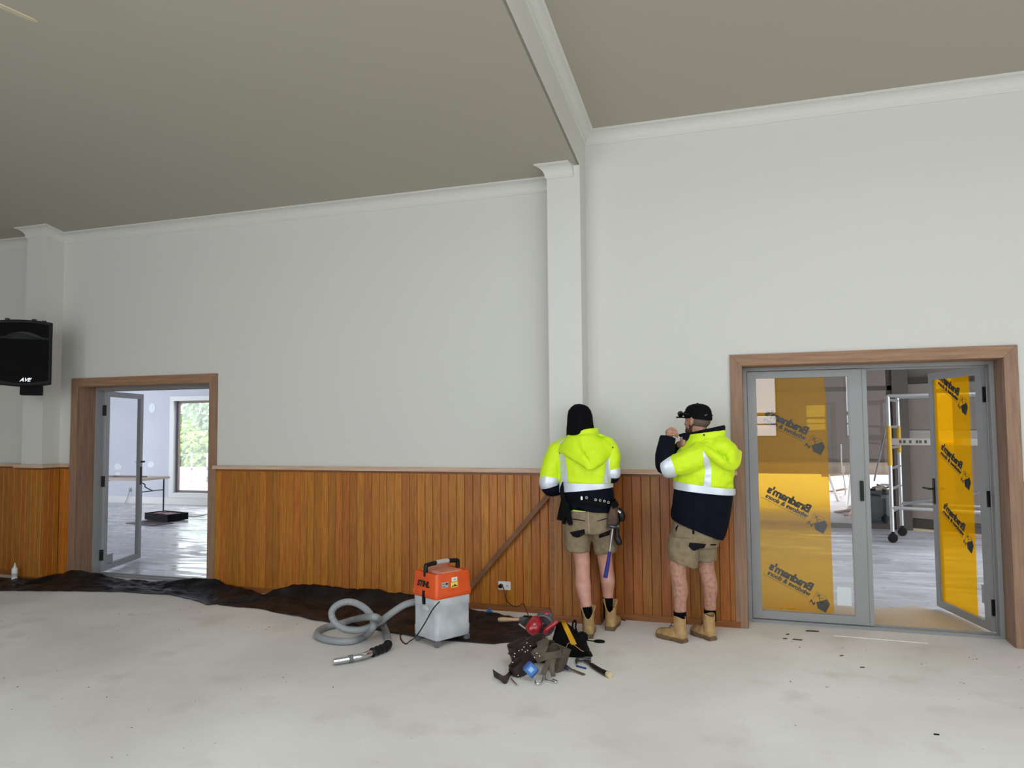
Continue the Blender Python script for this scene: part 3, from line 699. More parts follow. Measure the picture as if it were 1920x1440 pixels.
def boot(parent, heel, toe, hgt=.165, gape=0.0, lace=True):
    """work boot; heel and toe are floor points"""
    heel, toe = Vector(heel), Vector(toe); f = toe - heel; L_ = f.length; ang = math.atan2(f.y, f.x)
    r = empty('boot', heel, ang, parent)
    k = L_ / .30
    def outline(s, z, inset=0.0):
        pts = []
        for x, y in ((-.005, .0), (.0, .03), (.03, .042), (.09, .04), (.15, .045), (.21, .054), (.26, .048), (.29, .028), (.302, 0), (.29, -.028), (.26, -.048), (.21, -.052), (.15, -.042), (.09, -.038), (.03, -.042), (.0, -.03)):
            pts.append((x * k + (inset if x < .15 else -inset), y * (1 - inset * 8), z))
        return pts
    sole = MB().rings([outline(1, .012), outline(1, .034, -.002), outline(1, .04, .004)])
    sole.box(.0, .085 * k, -.038, .038, 0, .02).rings([[(x, y, 0) for x, y in ((.125 * k, .038), (.2 * k, .05), (.26 * k, .045), (.29 * k, .02), (.29 * k, -.02), (.26 * k, -.045), (.2 * k, -.05), (.125 * k, -.036))], [(x, y, .02) for x, y in ((.125 * k, .038), (.2 * k, .05), (.26 * k, .045), (.29 * k, .02), (.29 * k, -.02), (.26 * k, -.045), (.2 * k, -.05), (.125 * k, -.036))]])
    sole.build('sole', 'boot_sole', r, bevel=.003)
    up = MB()
    rows = [(-.004, .04, .03), (.02, .1, .04), (.06, .12, .043), (.1, .115, .044), (.14, .1, .046), (.18, .085, .05), (.22, .078, .052), (.26, .072, .048), (.285, .06, .036), (.298, .045, .018)]
    out = []
    for x, h, hw in rows:
        rg = []
        for j in range(16):
            t = 2 * PI * j / 16; y = math.cos(t) * hw; z = .032 + max(0, math.sin(t)) * (h - .032)
            rg.append((x * k, y, z))
        out.append(rg)
    up.rings(out)
    sh = [ell((.055 * k, 0, z), a * k, b_, 16) for z, a, b_ in ((.05, .06, .042), (.075, .058, .043), (.095, .054, .042), (.1, .05, .04))]
    up.rings(sh)
    me = remesh(up, .0055, 3, 'upper'); wrinkle(me, .0025, 30); mob('upper', me, 'boot_tan', r)
    n = 26; rim = []
    for sgn, lay in ((0, 'o'), (1, 'i')):
        pass
    def shell(off, zz):
        rg = []
        for j in range(n):
            t = 2 * PI * j / n; c, s = math.cos(t), math.sin(t)
            notch = max(0, -c) ** 2.2 * gape + max(0, c) ** 3 * .012
            z = min(zz, hgt - notch + max(0, zz - hgt))
            w_ = 1 + (.28 * gape / .07 if zz > hgt * .9 else (.1 * gape / .07 if zz > hgt * .78 else 0)) * (0.35 + .65 * abs(s))
            rg.append((.055 * k + (.053 * k - off) * c * (1 + .12 * (w_ - 1)), (.043 - off) * s * w_, z))
        return rg
    zs = [.07, hgt * .62, hgt * .84, hgt, hgt + .004]
    ms = MB().rings([shell(-.001, zs[0]), shell(-.001, zs[1]), shell(-.001, zs[2]), shell(0, zs[3]), shell(.003, zs[4]), shell(.007, zs[3]), shell(.007, zs[1]), shell(.007, zs[0])], cap=False)
    mob('shaft', ms.mesh('shaft', True), 'boot_tan', r)
    if lace:
        lb = MB()
        for i in range(4):
            x = (.135 - .022 * i) * k; z = .098 + .026 * i
            z = min(z, hgt - .01); lb.tube(catmull([(x + .006, -.03, z - .012), (x + .014, 0, z + .006), (x + .004, .03, z - .006)], 4), .0028, 6)
        lb.build('laces', mat('lace_brown', (70, 54, 42), .8) if 'lace_brown' not in M else 'lace_brown', r)
    return r

# ================================================================== first worker: back to the viewer
Y = -.43
w1 = empty('person', fl(1122, 1188)); w1.location.z = 0
tag(w1, 'worker in black beanie and tool belt standing with back turned against the pilaster', 'person', 'workers in hi-vis jackets')
KEEP = Matrix.Translation(-w1.location)
def reparent(o, p):                                # parent while keeping world position
    o.parent = p; o.matrix_parent_inverse = Matrix.Translation(-p.location) if p.rotation_euler.z == 0 else p.matrix_world.inverted()
def wpart(name, me_or_mb, m, p=None, **kw):
    o = me_or_mb.build(name, m, None, **kw) if isinstance(me_or_mb, MB) else mob(name, me_or_mb, m)
    reparent(o, p if p is not None else CURP); return o
CURP = w1
# body, one continuous surface
bd = MB()
bd.rings(ringset([(1101, 965, 38, .11), (1101, 930, 36, .1), (1099, 890, 38, .11), (1097, 850, 40, .11), (1096, 832, 34, .09), (1092, 818, 14, .06), (1090, 806, 13, .055)], Y))
bd.ball(at(1087, 786, -.42), (.077, .097, .112)); bd.ball(at(1087, 800, -.36), (.05, .06, .06)); bd.ball(at(1087, 792, -.315), (.014, .02, .024))
for s in (-1, 1): bd.ball(at(1087, 790, -.42) + Vector((.078 * s, 0, 0)), (.01, .025, .032))
limb(bd, [at(1056, 838, -.42), at(1036, 872, -.45), at(1028, 906, -.47), at(1052, 904, -.40), at(1074, 901, -.33)], [.055, .05, .042, .04, .03])
limb(bd, [at(1140, 836, -.42), at(1147, 866, -.43), at(1148, 886, -.42), at(1145, 886, -.30), at(1140, 880, -.20)], [.05, .04, .034, .034, .03])
for base, dv in ((at(1076, 901, -.32), Vector((.03, .06, .01))), (at(1139, 880, -.19), Vector((-.02, .06, .0)))):
    bd.ball(base, (.04, .05, .022))
    for i, (o_, l) in enumerate(((-.03, .9), (-.011, 1.05), (.009, 1.0), (.028, .8))):
        finger(bd, base + Vector((o_, .03, 0)), base + Vector((o_ * 1.1, .03, -.01)) + dv * l, (0, .006, .012), .009)
    finger(bd, base + Vector((.035, .0, 0)), base + Vector((.055, .05, .012)), (.01, 0, 0), .01)
limb(bd, [at(1083, 968, -.43), at(1086, 1010, -.43), at(1091, 1046, -.44), at(1092.5, 1072, -.47), at(1093.5, 1098, -.52), at(1098, 1128, -.55), at(1101, 1150, -.57)], [.088, .078, .064, .058, .062, .047, .038])
limb(bd, [at(1125, 968, -.41), at(1131, 1010, -.37), at(1134, 1046, -.33), at(1137, 1068, -.31), at(1139.5, 1088, -.31), at(1140, 1114, -.30), at(1141, 1138, -.29)], [.088, .076, .06, .056, .059, .044, .037])
mob_ = remesh(bd, .008, 4, 'body'); wpart('body', mob_, 'skin')
# jacket: yellow upper with upper sleeves
jk = MB()
jk.rings(ringset([(1099, 909, 49, .154), (1098, 900, 49, .162), (1098, 878, 48, .162), (1098, 856, 49, .155), (1097, 840, 49, .14), (1096, 828, 42, .125), (1094, 818, 32, .11), (1092, 810, 24, .09)], Y))
limb(jk, [at(1062, 838, -.42), at(1044, 850, -.43), at(1034, 874, -.46), at(1030, 900, -.475)], [.085, .083, .083, .079])
limb(jk, [at(1136, 836, -.42), at(1145, 848, -.42), at(1148, 868, -.43), at(1149, 885, -.42)], [.078, .072, .064, .06])
me = remesh(jk, .009, 4, 'jacket'); wrinkle(me, .008, 11, 1.4); jacket = wpart('jacket', me, 'hivis')
bv = bvh_of(jacket)
# reflective bands
bnd = MB().rings(ringset([(1099, 904, 50.6, .167, -.004), (1099, 910, 51.2, .168, .012), (1099, 917.5, 51.4, .166, .022)], Y, 40), cap=False); o = wpart('reflective_band', bnd, 'reflective', smooth=True); wrinkle(o.data, .003, 18)
patch_on(bv, ((1048.5, 846), (1058, 845), (1066, 907), (1052, 908)), Y, 'reflective_strip', 'reflective', None).data.name = 'strip'
s1 = bpy.context.scene.collection.objects[-1]
def strip(poly, par, m='reflective', name='reflective_strip', **kw):
    o = patch_on(bv, poly, Y, name, m, None, **kw); reparent(o, par); return o
reparent(s1, w1)
strip(((1139, 850), (1143, 862), (1145, 906), (1131, 906)), w1)
# elbow bands and navy forearms
def seg_tube(pts, rads, name, m, par, flat=1.0, k=5, n=18, wr=.003):
    P = catmull(pts, k); kk = len(pts) - 1; R_ = []
    for i in range(len(P)):
        f = i / k; j = min(int(f), kk - 1); t = f - j; R_.append(rads[j] * (1 - t) + rads[min(j + 1, kk)] * t)
    mb = MB().tube(P, R_, n)
    o = mb.build(name, m, None, smooth=True); wrinkle(o.data, wr, 16); reparent(o, par); return o
seg_tube([at(1030.5, 896, -.472), at(1029.5, 905, -.478), at(1031, 912, -.475)], [.084, .082, .074], 'reflective_band', 'reflective', w1)
seg_tube([at(1031, 903, -.475), at(1033, 914, -.46), at(1052, 913, -.40), at(1072, 906, -.34)], [.07, .072, .06, .046], 'cuff', 'navy', w1)
seg_tube([at(1149, 880, -.42), at(1149.5, 887, -.425), at(1149, 892, -.42)], [.063, .0615, .054], 'reflective_band', 'reflective', w1, wr=.001)
seg_tube([at(1149, 884, -.42), at(1148, 893, -.40), at(1145, 890, -.30), at(1141, 884, -.22)], [.055, .057, .05, .04], 'cuff', 'navy', w1)
# navy lower jacket, lifted in the middle at the hem
lo_ = ringset([(1099, 910, 49, .158), (1101, 925, 49.5, .158), (1103, 940, 48, .156), (1103, 954, 46, .152)], Y, 48)
for i, p in enumerate(lo_[-1]):  # hem
    t = 2 * PI * i / 48; bk = max(0, -math.sin(t)); p.z += .035 * math.exp(-((math.cos(t) + .18) / .22) ** 2) * bk - .012 * max(0, math.cos(t)) - .008
o = wpart('jacket_skirt', MB().rings(lo_, cap=True), 'navy', smooth=True); wrinkle(o.data, .004, 14)
wpart('undershirt', MB().rings(ringset([(1102, 940, 44, .148), (1102, 956, 43.5, .146)], Y, 32)), 'lime_shirt', smooth=True)
# collar and lowered hood
cl_ = []
for v, hw, b_ in ((826, 30, .118), (816, 30, .115), (808, 29, .112), (806, 27.5, .106), (809, 26, .1), (824, 26, .1)): cl_.append(ell(at(1093, v, -.42), hw * PX, b_, 30, .016))
o = wpart('collar', MB().rings(cl_, cap=False), 'hivis', smooth=True); wrinkle(o.data, .003, 20)
hd = MB(); g = []; NS, NT = 16, 22
LFT = [(1063, 818), (1052, 832), (1047, 846), (1055, 852), (1068, 860), (1082, 868), (1096, 876)]
RGT = [(1126, 814), (1143, 822), (1150, 832), (1147, 846), (1142, 858), (1134, 868), (1122, 876)]
Lc, Rc = catmull([(x, y, 0) for x, y in LFT], 4), catmull([(x, y, 0) for x, y in RGT], 4); NS = len(Lc) - 1
for i in range(NS + 1):
    s = i / NS; row = []
    for j in range(NT + 1):
        t = j / NT; q = Lc[i].lerp(Rc[i], t); sag = 3.0 * math.sin(PI * t) * (s ** 2)
        bulge = (.016 + .05 * s ** 1.3) * (math.sin(PI * min(1, max(0, t))) ** .6) + .012 * math.exp(-((t - (.38 + .25 * s)) / .05) ** 2) * math.sin(PI * s) - .012 * math.exp(-((t - (.30 + .27 * s)) / .05) ** 2) * math.sin(PI * s)
        dr = ray(q.x, q.y + sag); h = bv.ray_cast(CAM, dr.normalized()); base = h[0] if h[0] else at(q.x, q.y + sag, -.5)
        if base.y > -.47: base = at(q.x, q.y + sag, -.5 + .06 * abs(2 * t - 1))
        row.append(base - Vector((0, bulge + .004, 0)))
    g.append(row)
bkr = [[p + Vector((0, .012 + .0 * k2, .004)) for p in row] for k2, row in enumerate(g)]
hd.sheet(g); b0 = len(hd.v); hd.sheet(bkr)
n_ = NT + 1; m_ = NS + 1
def idx(i, j): return i * n_ + j
for j in range(NT): hd.f.append((idx(NS, j), idx(NS, j + 1), b0 + idx(NS, j + 1), b0 + idx(NS, j))); hd.f.append((idx(0, j), b0 + idx(0, j), b0 + idx(0, j + 1), idx(0, j + 1)))
for i in range(NS): hd.f.append((idx(i, 0), idx(i + 1, 0), b0 + idx(i + 1, 0), b0 + idx(i, 0))); hd.f.append((idx(i, NT), b0 + idx(i, NT), b0 + idx(i + 1, NT), idx(i + 1, NT)))
o = wpart('hood', hd, 'hivis', smooth=True)
for s in (0, NT):
    wpart('snap', MB().ball(g[NS // 2 - 2][s], .006, nu=10, nv=6), 'black_plastic')
# shoulder trim: grey and black flash on the left shoulder
strip(((1046, 832), (1055, 824), (1057, 827), (1048, 834)), w1)
strip(((1057, 826), (1064, 819), (1066, 821), (1060, 828)), w1, 'black_matte', 'shoulder_flash')
# beanie / balaclava
bn = MB().rings(ringset([(1087, 757.5, 3, .012, 0, -.42), (1087, 759, 10, .045, 0, -.42), (1087, 763, 16.5, .075, 0, -.42), (1087, 770, 21.5, .1, 0, -.42), (1087.5, 780, 24, .114, 0, -.42), (1087.5, 792, 25, .118, 0, -.42), (1088, 803, 26, .118, 0, -.42), (1089, 814, 27, .114, .01, -.42), (1090, 822, 26, .1, 0, -.42)], Y, 32, sq=1))
me = bn.mesh('beanie', True); wrinkle(me, .004, 14); wpart('beanie', me, 'beanie_black')
# shorts
st = MB()
st.rings(ringset([(1103, 946, 42, .135), (1103, 960, 44, .142), (1103, 975, 46.5, .148), (1104, 990, 47.5, .146), (1105, 998, 47, .138)], Y, 30))
st.rings(ringset([(1082, 980, 25, .125, 0, -.43), (1082, 1000, 25, .118, 0, -.43), (1083, 1018, 23.5, .108, 0, -.435), (1084, 1033, 22.5, .1, -.006, -.44)], Y, 26))
st.rings(ringset([(1128, 980, 24, .125, 0, -.41), (1131, 1000, 24.5, .115, 0, -.385), (1134, 1018, 22.5, .1, 0, -.36), (1136, 1037, 20.5, .088, .012, -.345)], Y, 26))
me = remesh(st, .0075, 4, 'shorts'); wrinkle(me, .006, 15, 1.2, 3); shorts = wpart('shorts', me, 'khaki'); bv = bvh_of(shorts)
def spatch(poly, m, name, **kw): o = patch_on(bv, poly, Y, name, m, None, **kw); reparent(o, w1); return o
mat('pocket_dark', (20, 19, 26), .9, spec=.15)
spatch(((1068, 998), (1096, 992), (1097, 1001), (1086, 1007.5)), 'pocket_dark', 'pocket_patch'); spatch(((1068, 998), (1086, 1007), (1082, 1008.5), (1074, 1006)), 'pocket_dark', 'pocket_patch')
spatch(((1123, 1002), (1146, 993), (1143, 1003), (1123, 1009.5)), 'pocket_dark', 'pocket_patch')
spatch(((1073, 972), (1097, 976), (1097, 977.6), (1073, 974)), 'pocket_dark', 'pocket_welt'); spatch(((1120, 976.5), (1138, 971), (1138, 973), (1120, 978)), 'pocket_dark', 'pocket_welt')
spatch(((1101.5, 955), (1102.8, 955), (1105.4, 1000), (1104, 1000)), 'seam_khaki', 'seam', res=8)
spatch(((1071, 950), (1136, 953), (1136, 958), (1071, 955)), 'khaki', 'waistband', off=.005, res=14); spatch(((1099, 950), (1101, 950), (1101, 960), (1099, 960)), 'leather_black', 'belt_loop', off=.007, res=3)
# socks, boots
for pts in (([at(1099, 1134, -.555), at(1100.5, 1150, -.57), at(1101.5, 1172, -.575)], [.043, .041, .04]), ([at(1140, 1119, -.30), at(1140.5, 1135, -.295), at(1141, 1158, -.29)], [.042, .040, .039])):
    o = MB().tube(catmull(pts[0], 3), [pts[1][0]] * 4 + [pts[1][1]] * 3, 16).build('sock', 'sock_black', None, smooth=True); reparent(o, w1)
def put_boot(par, heel, toe, **kw):
    b_ = boot(None, heel, toe, **kw); b_.parent = par; b_.location = Vector(heel) - par.location; return b_
h1 = fl(1102, 1199); h2 = fl(1143, 1184)
put_boot(w1, (h1.x + .0, h1.y + .02, 0), (h1.x - .05, h1.y + .305, 0), hgt=.235, gape=.095)
put_boot(w1, (h2.x, h2.y + .01, 0), (h2.x + .0, h2.y + .285, 0), hgt=.235, gape=.095)
# worn tool belt
bl_ = []
for v, off in ((931, 0), (935, .002), (942, .002), (945, 0), (942, -.004), (935, -.004)): bl_.append(ell(at(1104, v - 3.5, Y), 50.5 * PX + off, .168 + off, 40, -.035))
mat('sticker_metal', (176, 176, 172), .4, metal=.4)
tb = wpart('tool_belt', MB().rings(bl_ + [bl_[0]], cap=False), 'leather_black', smooth=True)
bv = bvh_of(tb)
def sub(o): reparent2(o, tb)
def reparent2(o, p): o.parent = p; o.matrix_parent_inverse = (Matrix.Translation(-w1.location)).inverted() @ Matrix.Identity(4) if False else Matrix.Identity(4); 
# the belt sits at the worker's own offset, so world coordinates carry over unchanged
for (u, v) in ((1117, 937), (1125.5, 938), (1133.5, 939.5), (1141, 942), (1100, 933)):
    h = bv.ray_cast(CAM, ray(u, v).normalized()); p = (h[0] if h[0] else at(u, v, -.6)) - Vector((0, .004, 0))
    e = MB(); e.rings([[p + Vector((r_ * math.cos(t * PI / 6), dy, r_ * math.sin(t * PI / 6))) for t in range(12)] for r_, dy in ((.0105, 0), (.0095, -.004), (.0062, -.004), (.005, 0))], cap=False)
    o = e.build('eyelet', 'sticker_metal', None, smooth=True); o.parent = tb
def hung(name, poly, Ya, th, m, bevel=.006):
    """hanging leather piece: outline in the plane y=Ya, real thickness th"""
    o = MB().prism([at(u, v, Ya) for u, v in poly], (0, th, 0)).build(name, m, None, bevel=bevel); o.parent = tb; return o
p0 = at(1091, 934, -.61); o = MB().box(p0.x - .008, p0.x + .006, p0.y - .004, p0.y + .012, p0.z - .014, p0.z + .014).build('buckle', 'metal', None, bevel=.002); o.parent = tb
hung('tool_holster', [(1049, 918), (1054, 903), (1057, 922), (1066, 948), (1069, 982), (1073, 984), (1066, 985), (1059, 970), (1058, 984), (1054, 982), (1053, 950)], -.58, .045, 'leather_black', .003)
hung('tool_pouch', [(1051, 938), (1058, 940), (1056, 977), (1043, 975)], -.54, .09, 'leather_black')
hung('strap', [(1060, 940), (1067, 944), (1073, 984), (1066, 985)], -.60, .02, 'leather_black', .002)
hung('tool_pouch', [(1146, 946), (1156, 952), (1157, 982), (1147, 990), (1137, 988), (1140, 966)], -.55, .11, 'leather_brown', .008)
hung('pouch_flap', [(1144, 944), (1151, 941), (1156, 950), (1149, 955)], -.56, .12, 'leather_black', .004)
# tools hanging from the belt
th = empty('claw_hammer', at(1142, 1005, -.57)); tag(th, 'blue-gripped claw hammer hanging from the belt of the worker in the beanie', 'hammer')
def tpart(name, mb, m, **kw): o = mb.build(name, m, None, **kw); reparent(o, th); return o
tpart('shaft', MB().tube([at(1149, 991, -.57), at(1143, 1036, -.58)], .0075, 10), 'metal', smooth=True)
tpart('grip', MB().tube([at(1143, 1034, -.58), at(1140, 1056, -.582), at(1135, 1083, -.585)], [.0115, .015, .017], 10), mat('grip_blue', (32, 36, 120), .6), smooth=True)
hmr = MB().tube(catmull([at(1138, 990, -.57), at(1144, 986.5, -.57), at(1150, 988, -.57), at(1156, 987.5, -.57), at(1161.5, 986.5, -.57)], 3), [.006, .008, .01, .012, .013, .013, .012, .011, .011, .013, .017, .017, .016], 12); tpart('head', hmr, mat('steel_dark', (90, 90, 92), .35, metal=.9), smooth=True)
th = empty('cordless_drill', at(1160, 975, -.45)); tag(th, 'black cordless drill hanging at the right hip of the worker in the beanie', 'drill')
tpart('motor_housing', MB().tube(catmull([at(1157, 956, -.45), at(1162, 962, -.45), at(1165, 970, -.45), at(1164, 977, -.45)], 4), [.03, .033, .034, .035, .036, .036, .036, .034, .033, .031, .028, .025, .018], 16), 'black_plastic', smooth=True)
tpart('grey_collar', MB().tube([at(1157, 958, -.486), at(1164, 962, -.487)], [.014, .016], 12), 'metal', smooth=True)
tpart('grip', MB().tube(catmull([at(1158, 975, -.45), at(1157, 990, -.45), at(1157, 1006, -.45)], 3), [.022, .02, .019, .018, .018, .019, .02], 12), 'black_plastic', smooth=True)
tpart('battery', MB().tube(catmull([at(1156, 1004, -.45), at(1159, 1013, -.45), at(1163, 1022, -.45)], 3), [.02, .025, .026, .027, .026, .024, .016], 14), 'black_plastic', smooth=True)

# ================================================================== second worker: side on, cap, hand at the collar
Y = -.42
w2 = empty('person', fl(1292, 1200)); w2.location.z = 0
tag(w2, 'bearded worker in a black cap standing side on beside the right doorway', 'person', 'workers in hi-vis jackets')
CURP = w2
bd = MB()
bd.rings(ringset([(1308, 985, 38, .11), (1312, 950, 40, .115), (1316, 900, 41, .12), (1320, 860, 40, .12), (1323, 840, 34, .1), (1320, 822, 17, .07), (1316, 808, 14, .06)], Y))
# head in its own frame: x forward
hc = at(1306, 787, -.42); fa = math.atan2(.50, -.866); HR = Matrix.Rotation(fa, 3, 'Z')
def H(x, y, z): return hc + HR @ Vector((x, y, z))
def hb(mb, x, y, z, r): mb.ball(H(x, y, z), r, HR)
hb(bd, -.012, 0, .02, (.098, .077, .098)); hb(bd, .035, 0, -.03, (.058, .058, .075)); hb(bd, .055, 0, -.085, (.036, .038, .03)); hb(bd, .02, 0, -.07, (.06, .056, .04))
hb(bd, .088, 0, -.022, (.016, .012, .024)); hb(bd, .098, 0, -.034, (.014, .012, .012)); hb(bd, .08, 0, .014, (.016, .04, .012))
hb(bd, .086, 0, -.062, (.01, .022, .006)); hb(bd, .085, 0, -.072, (.011, .02, .006))
for s in (-1, 1):
    hb(bd, .066, .03 * s, -.016, (.016, .022, .018)); hb(bd, -.004, .077 * s, -.012, (.018, .008, .031)); hb(bd, -.012, .083 * s, .0, (.012, .006, .022)); hb(bd, .0, .078 * s, -.036, (.01, .008, .01))
limb(bd, [H(-.02, 0, -.05), H(-.03, 0, -.11), at(1320, 824, -.42)], [.058, .058, .065])
sh = at(1310, 848, -.55); el = at(1249, 880, -.60); wr = at(1254, 818, -.55)
limb(bd, [at(1318, 842, -.50), sh, sh.lerp(el, .55) + Vector((0, 0, -.02)), el, el.lerp(wr, .4) + Vector((-.012, 0, 0)), wr], [.055, .055, .046, .04, .042, .028])
# raised left hand: palm, four curled fingers, thumb pinching the collar
pc = at(1256, 811.5, -.545); bd.ball(pc, (.036, .028, .034), Matrix.Rotation(.5, 3, 'Y'))
tipp = at(1270, 816.5, -.53)
for i, (dz, dy, rr2) in enumerate(((.024, -.018, .0095), (.017, .0, .0098), (.008, .016, .0095), (-.004, .026, .0085))):
    b0_ = pc + Vector((.008, dy, dz)); t_ = tipp + Vector((-.006 * i, dy * .5 + .004, dz * .4 - .004)); k_ = b0_.lerp(t_, .5) + Vector((.012, dy * .2, .014))
    limb(bd, [pc + Vector((-.012, dy * .7, dz * .7)), b0_ + Vector((.004, 0, .01)), k_, t_], [.011, rr2 + .001, rr2, rr2 * .8], 10)
limb(bd, [pc + Vector((-.004, -.02, -.012)), pc + Vector((.024, -.026, -.014)), pc + Vector((.044, -.018, -.016)), tipp + Vector((.002, -.012, -.012))], [.013, .0115, .0105, .008], 10)
# far arm and hand below the collar
limb(bd, [at(1318, 842, -.30), at(1296, 862, -.22), at(1268, 868, -.22), at(1272, 845, -.34), at(1279, 832, -.42)], [.055, .05, .042, .04, .03])
pr_ = at(1281, 830, -.46); bd.ball(pr_, (.022, .034, .024))
for i, dz in enumerate((.016, .004, -.008, -.018)): limb(bd, [pr_ + Vector((-.004, .0, dz)), pr_ + Vector((-.012, -.03, dz * 1.1)), pr_ + Vector((.006, -.05, dz * 1.0 + .002)), pr_ + Vector((.018, -.046, dz))], [.0095, .0095, .009, .0075], 10)
limb(bd, [pr_ + Vector((.0, -.012, .016)), pr_ + Vector((-.012, -.03, .03)), pr_ + Vector((-.006, -.042, .04))], [.011, .01, .008], 10)
limb(bd, [at(1292, 985, -.45), at(1276, 1035, -.50), at(1271, 1062, -.51), at(1272, 1080, -.515), at(1275, 1106, -.50), at(1275, 1132, -.49), at(1276, 1160, -.49)], [.09, .074, .066, .059, .060, .047, .042])
limb(bd, [at(1318, 985, -.40), at(1321, 1035, -.36), at(1323, 1060, -.35), at(1327, 1078, -.35), at(1331, 1100, -.335), at(1331, 1128, -.325), at(1332, 1158, -.32)], [.088, .072, .064, .058, .059, .046, .04])
me = remesh(bd, .0055, 3, 'body'); wpart('body', me, 'skin_hairy')
# beard, short hair, eyebrow
be = MB(); hb(be, .034, 0, -.082, (.062, .06, .032)); hb(be, .058, 0, -.094, (.036, .04, .026)); hb(be, .016, 0, -.05, (.03, .069, .04)); hb(be, .083, 0, -.056, (.012, .026, .008))
me = remesh(be, .006, 2, 'beard'); wrinkle(me, .003, 60); wpart('beard', me, 'beard')
ha = MB(); hb(ha, -.03, 0, -.008, (.083, .078, .062)); me = ha.mesh('hair', True); wpart('hair', me, 'hair_short')
# cap with flat peak, sunglasses on the peak
cp = MB(); rows = []
for z, a, b_, cx in ((.012, .101, .083, -.012), (.03, .104, .086, -.012), (.055, .103, .086, -.012), (.078, .098, .082, -.012), (.098, .086, .072, -.012), (.112, .066, .056, -.012), (.121, .036, .03, -.012), (.1235, .01, .01, -.012)):
    rows.append([H(cx + a * math.cos(2 * PI * j / 30) + (-.012 * (.12 - z) / .1 if math.cos(2 * PI * j / 30) < -.3 else 0), b_ * math.sin(2 * PI * j / 30), z + (-.02 * max(0, -math.cos(2 * PI * j / 30)) if z < .05 else 0)) for j in range(30)])
cp.rings(rows); cap = wpart('cap', cp, 'cap_black', smooth=True)
o = MB().ball(H(-.012, 0, .125), (.008, .008, .005), nu=10, nv=6).build('cap_button', 'cap_black', None, smooth=True); o.parent = cap
pk = MB(); pr2 = []
for k2, (x0, hw) in enumerate(((.07, .074), (.10, .078), (.125, .074), (.145, .06), (.158, .036), (.162, .012))):
    pr2.append((x0, hw))
poly = [H(x, h_, .016 - .1 * (h_ ** 2) * 3) for x, h_ in pr2] + [H(x, -h_, .016 - .1 * (h_ ** 2) * 3) for x, h_ in reversed(pr2)]
o = MB().prism(poly, (0, 0, .011)).build('peak', 'cap_black', None, bevel=.001, seg=1); o.parent = cap
o = MB().tube(catmull([H(-.108, .05, .03), H(-.116, .0, .045), H(-.108, -.05, .03)], 4), .006, 8).build('strap_opening', 'hair_short', None, smooth=True); o.parent = cap
sg = empty('sunglasses', H(.11, 0, .04)); tag(sg, 'black wraparound sunglasses perched on the cap peak', 'sunglasses')
def gpart(name, mb, m, **kw): o = mb.build(name, m, None, **kw); reparent(o, sg); return o
for s in (-1, 1):
    gpart('lens', MB().ball(H(.12, .036 * s, .046), (.014, .036, .023), HR), 'black_plastic', smooth=True)
    gpart('temple', MB().tube(catmull([H(.118, .066 * s, .05), H(.07, .09 * s, .052), H(.0, .094 * s, .04)], 4), .0045, 8), 'black_plastic', smooth=True)
gpart('bridge', MB().tube([H(.128, .012, .046), H(.128, -.012, .046)], .004, 8), 'black_plastic', smooth=True)
# jacket
jk = MB()
jk.rings(ringset([(1319, 913, 51, .172, -.02), (1319, 902, 52.5, .177), (1320, 880, 54, .178), (1322, 858, 53, .17), (1324, 842, 49, .155), (1326, 828, 40, .135), (1326, 818, 33, .12)], Y))
limb(jk, [at(1328, 848, -.50), at(1308, 856, -.56), at(1282, 868, -.60), at(1258, 874, -.61)], [.1, .098, .09, .08])
limb(jk, [at(1318, 846, -.32), at(1294, 864, -.25), at(1274, 870, -.23)], [.08, .075, .068])
me = remesh(jk, .009, 4, 'jacket'); wrinkle(me, .009, 11, 1.4, 7); jacket = wpart('jacket', me, 'hivis'); bv = bvh_of(jacket)
lo_ = ringset([(1319, 914, 51, .172, -.02), (1317, 930, 52, .174, -.012), (1315, 950, 52, .174, -.02), (1312, 968, 51, .17, -.04), (1309, 984, 48, .165, -.07), (1308, 991, 45, .158, -.075)], Y, 44)
o = wpart('jacket_skirt', MB().rings(lo_), 'navy', smooth=True); wrinkle(o.data, .006, 9)
bnd = MB().rings(ringset([(1320, 907.5, 54.0, .184, -.028), (1320, 915, 54.6, .185, -.026), (1320, 921, 54.2, .184, -.022)], Y, 44), cap=False); o = wpart('reflective_band', bnd, 'reflective', smooth=True); wrinkle(o.data, .004, 16)
def strip2(poly, m='reflective', name='reflective_strip', **kw): o = patch_on(bv, poly, Y, name, m, None, **kw); reparent(o, w2); return o
strip2(((1316, 838), (1326, 842), (1334, 880), (1322, 882))); strip2(((1322, 882), (1334, 880), (1333, 916), (1319, 914)))
seg_tube([at(1262, 872, -.605), at(1252, 875, -.61), at(1245, 876, -.605)], [.086, .088, .076], 'reflective_band', 'reflective', w2)
seg_tube([at(1258, 873, -.605), at(1249, 872, -.605), at(1246, 858, -.60), at(1249, 838, -.575), at(1252.5, 820, -.555)], [.07, .078, .072, .066, .058], 'cuff', 'navy', w2, wr=.004)
seg_tube([at(1276, 870, -.23), at(1266, 868, -.23), at(1270, 850, -.32), at(1277, 836, -.40)], [.06, .062, .055, .045], 'cuff', 'navy', w2)
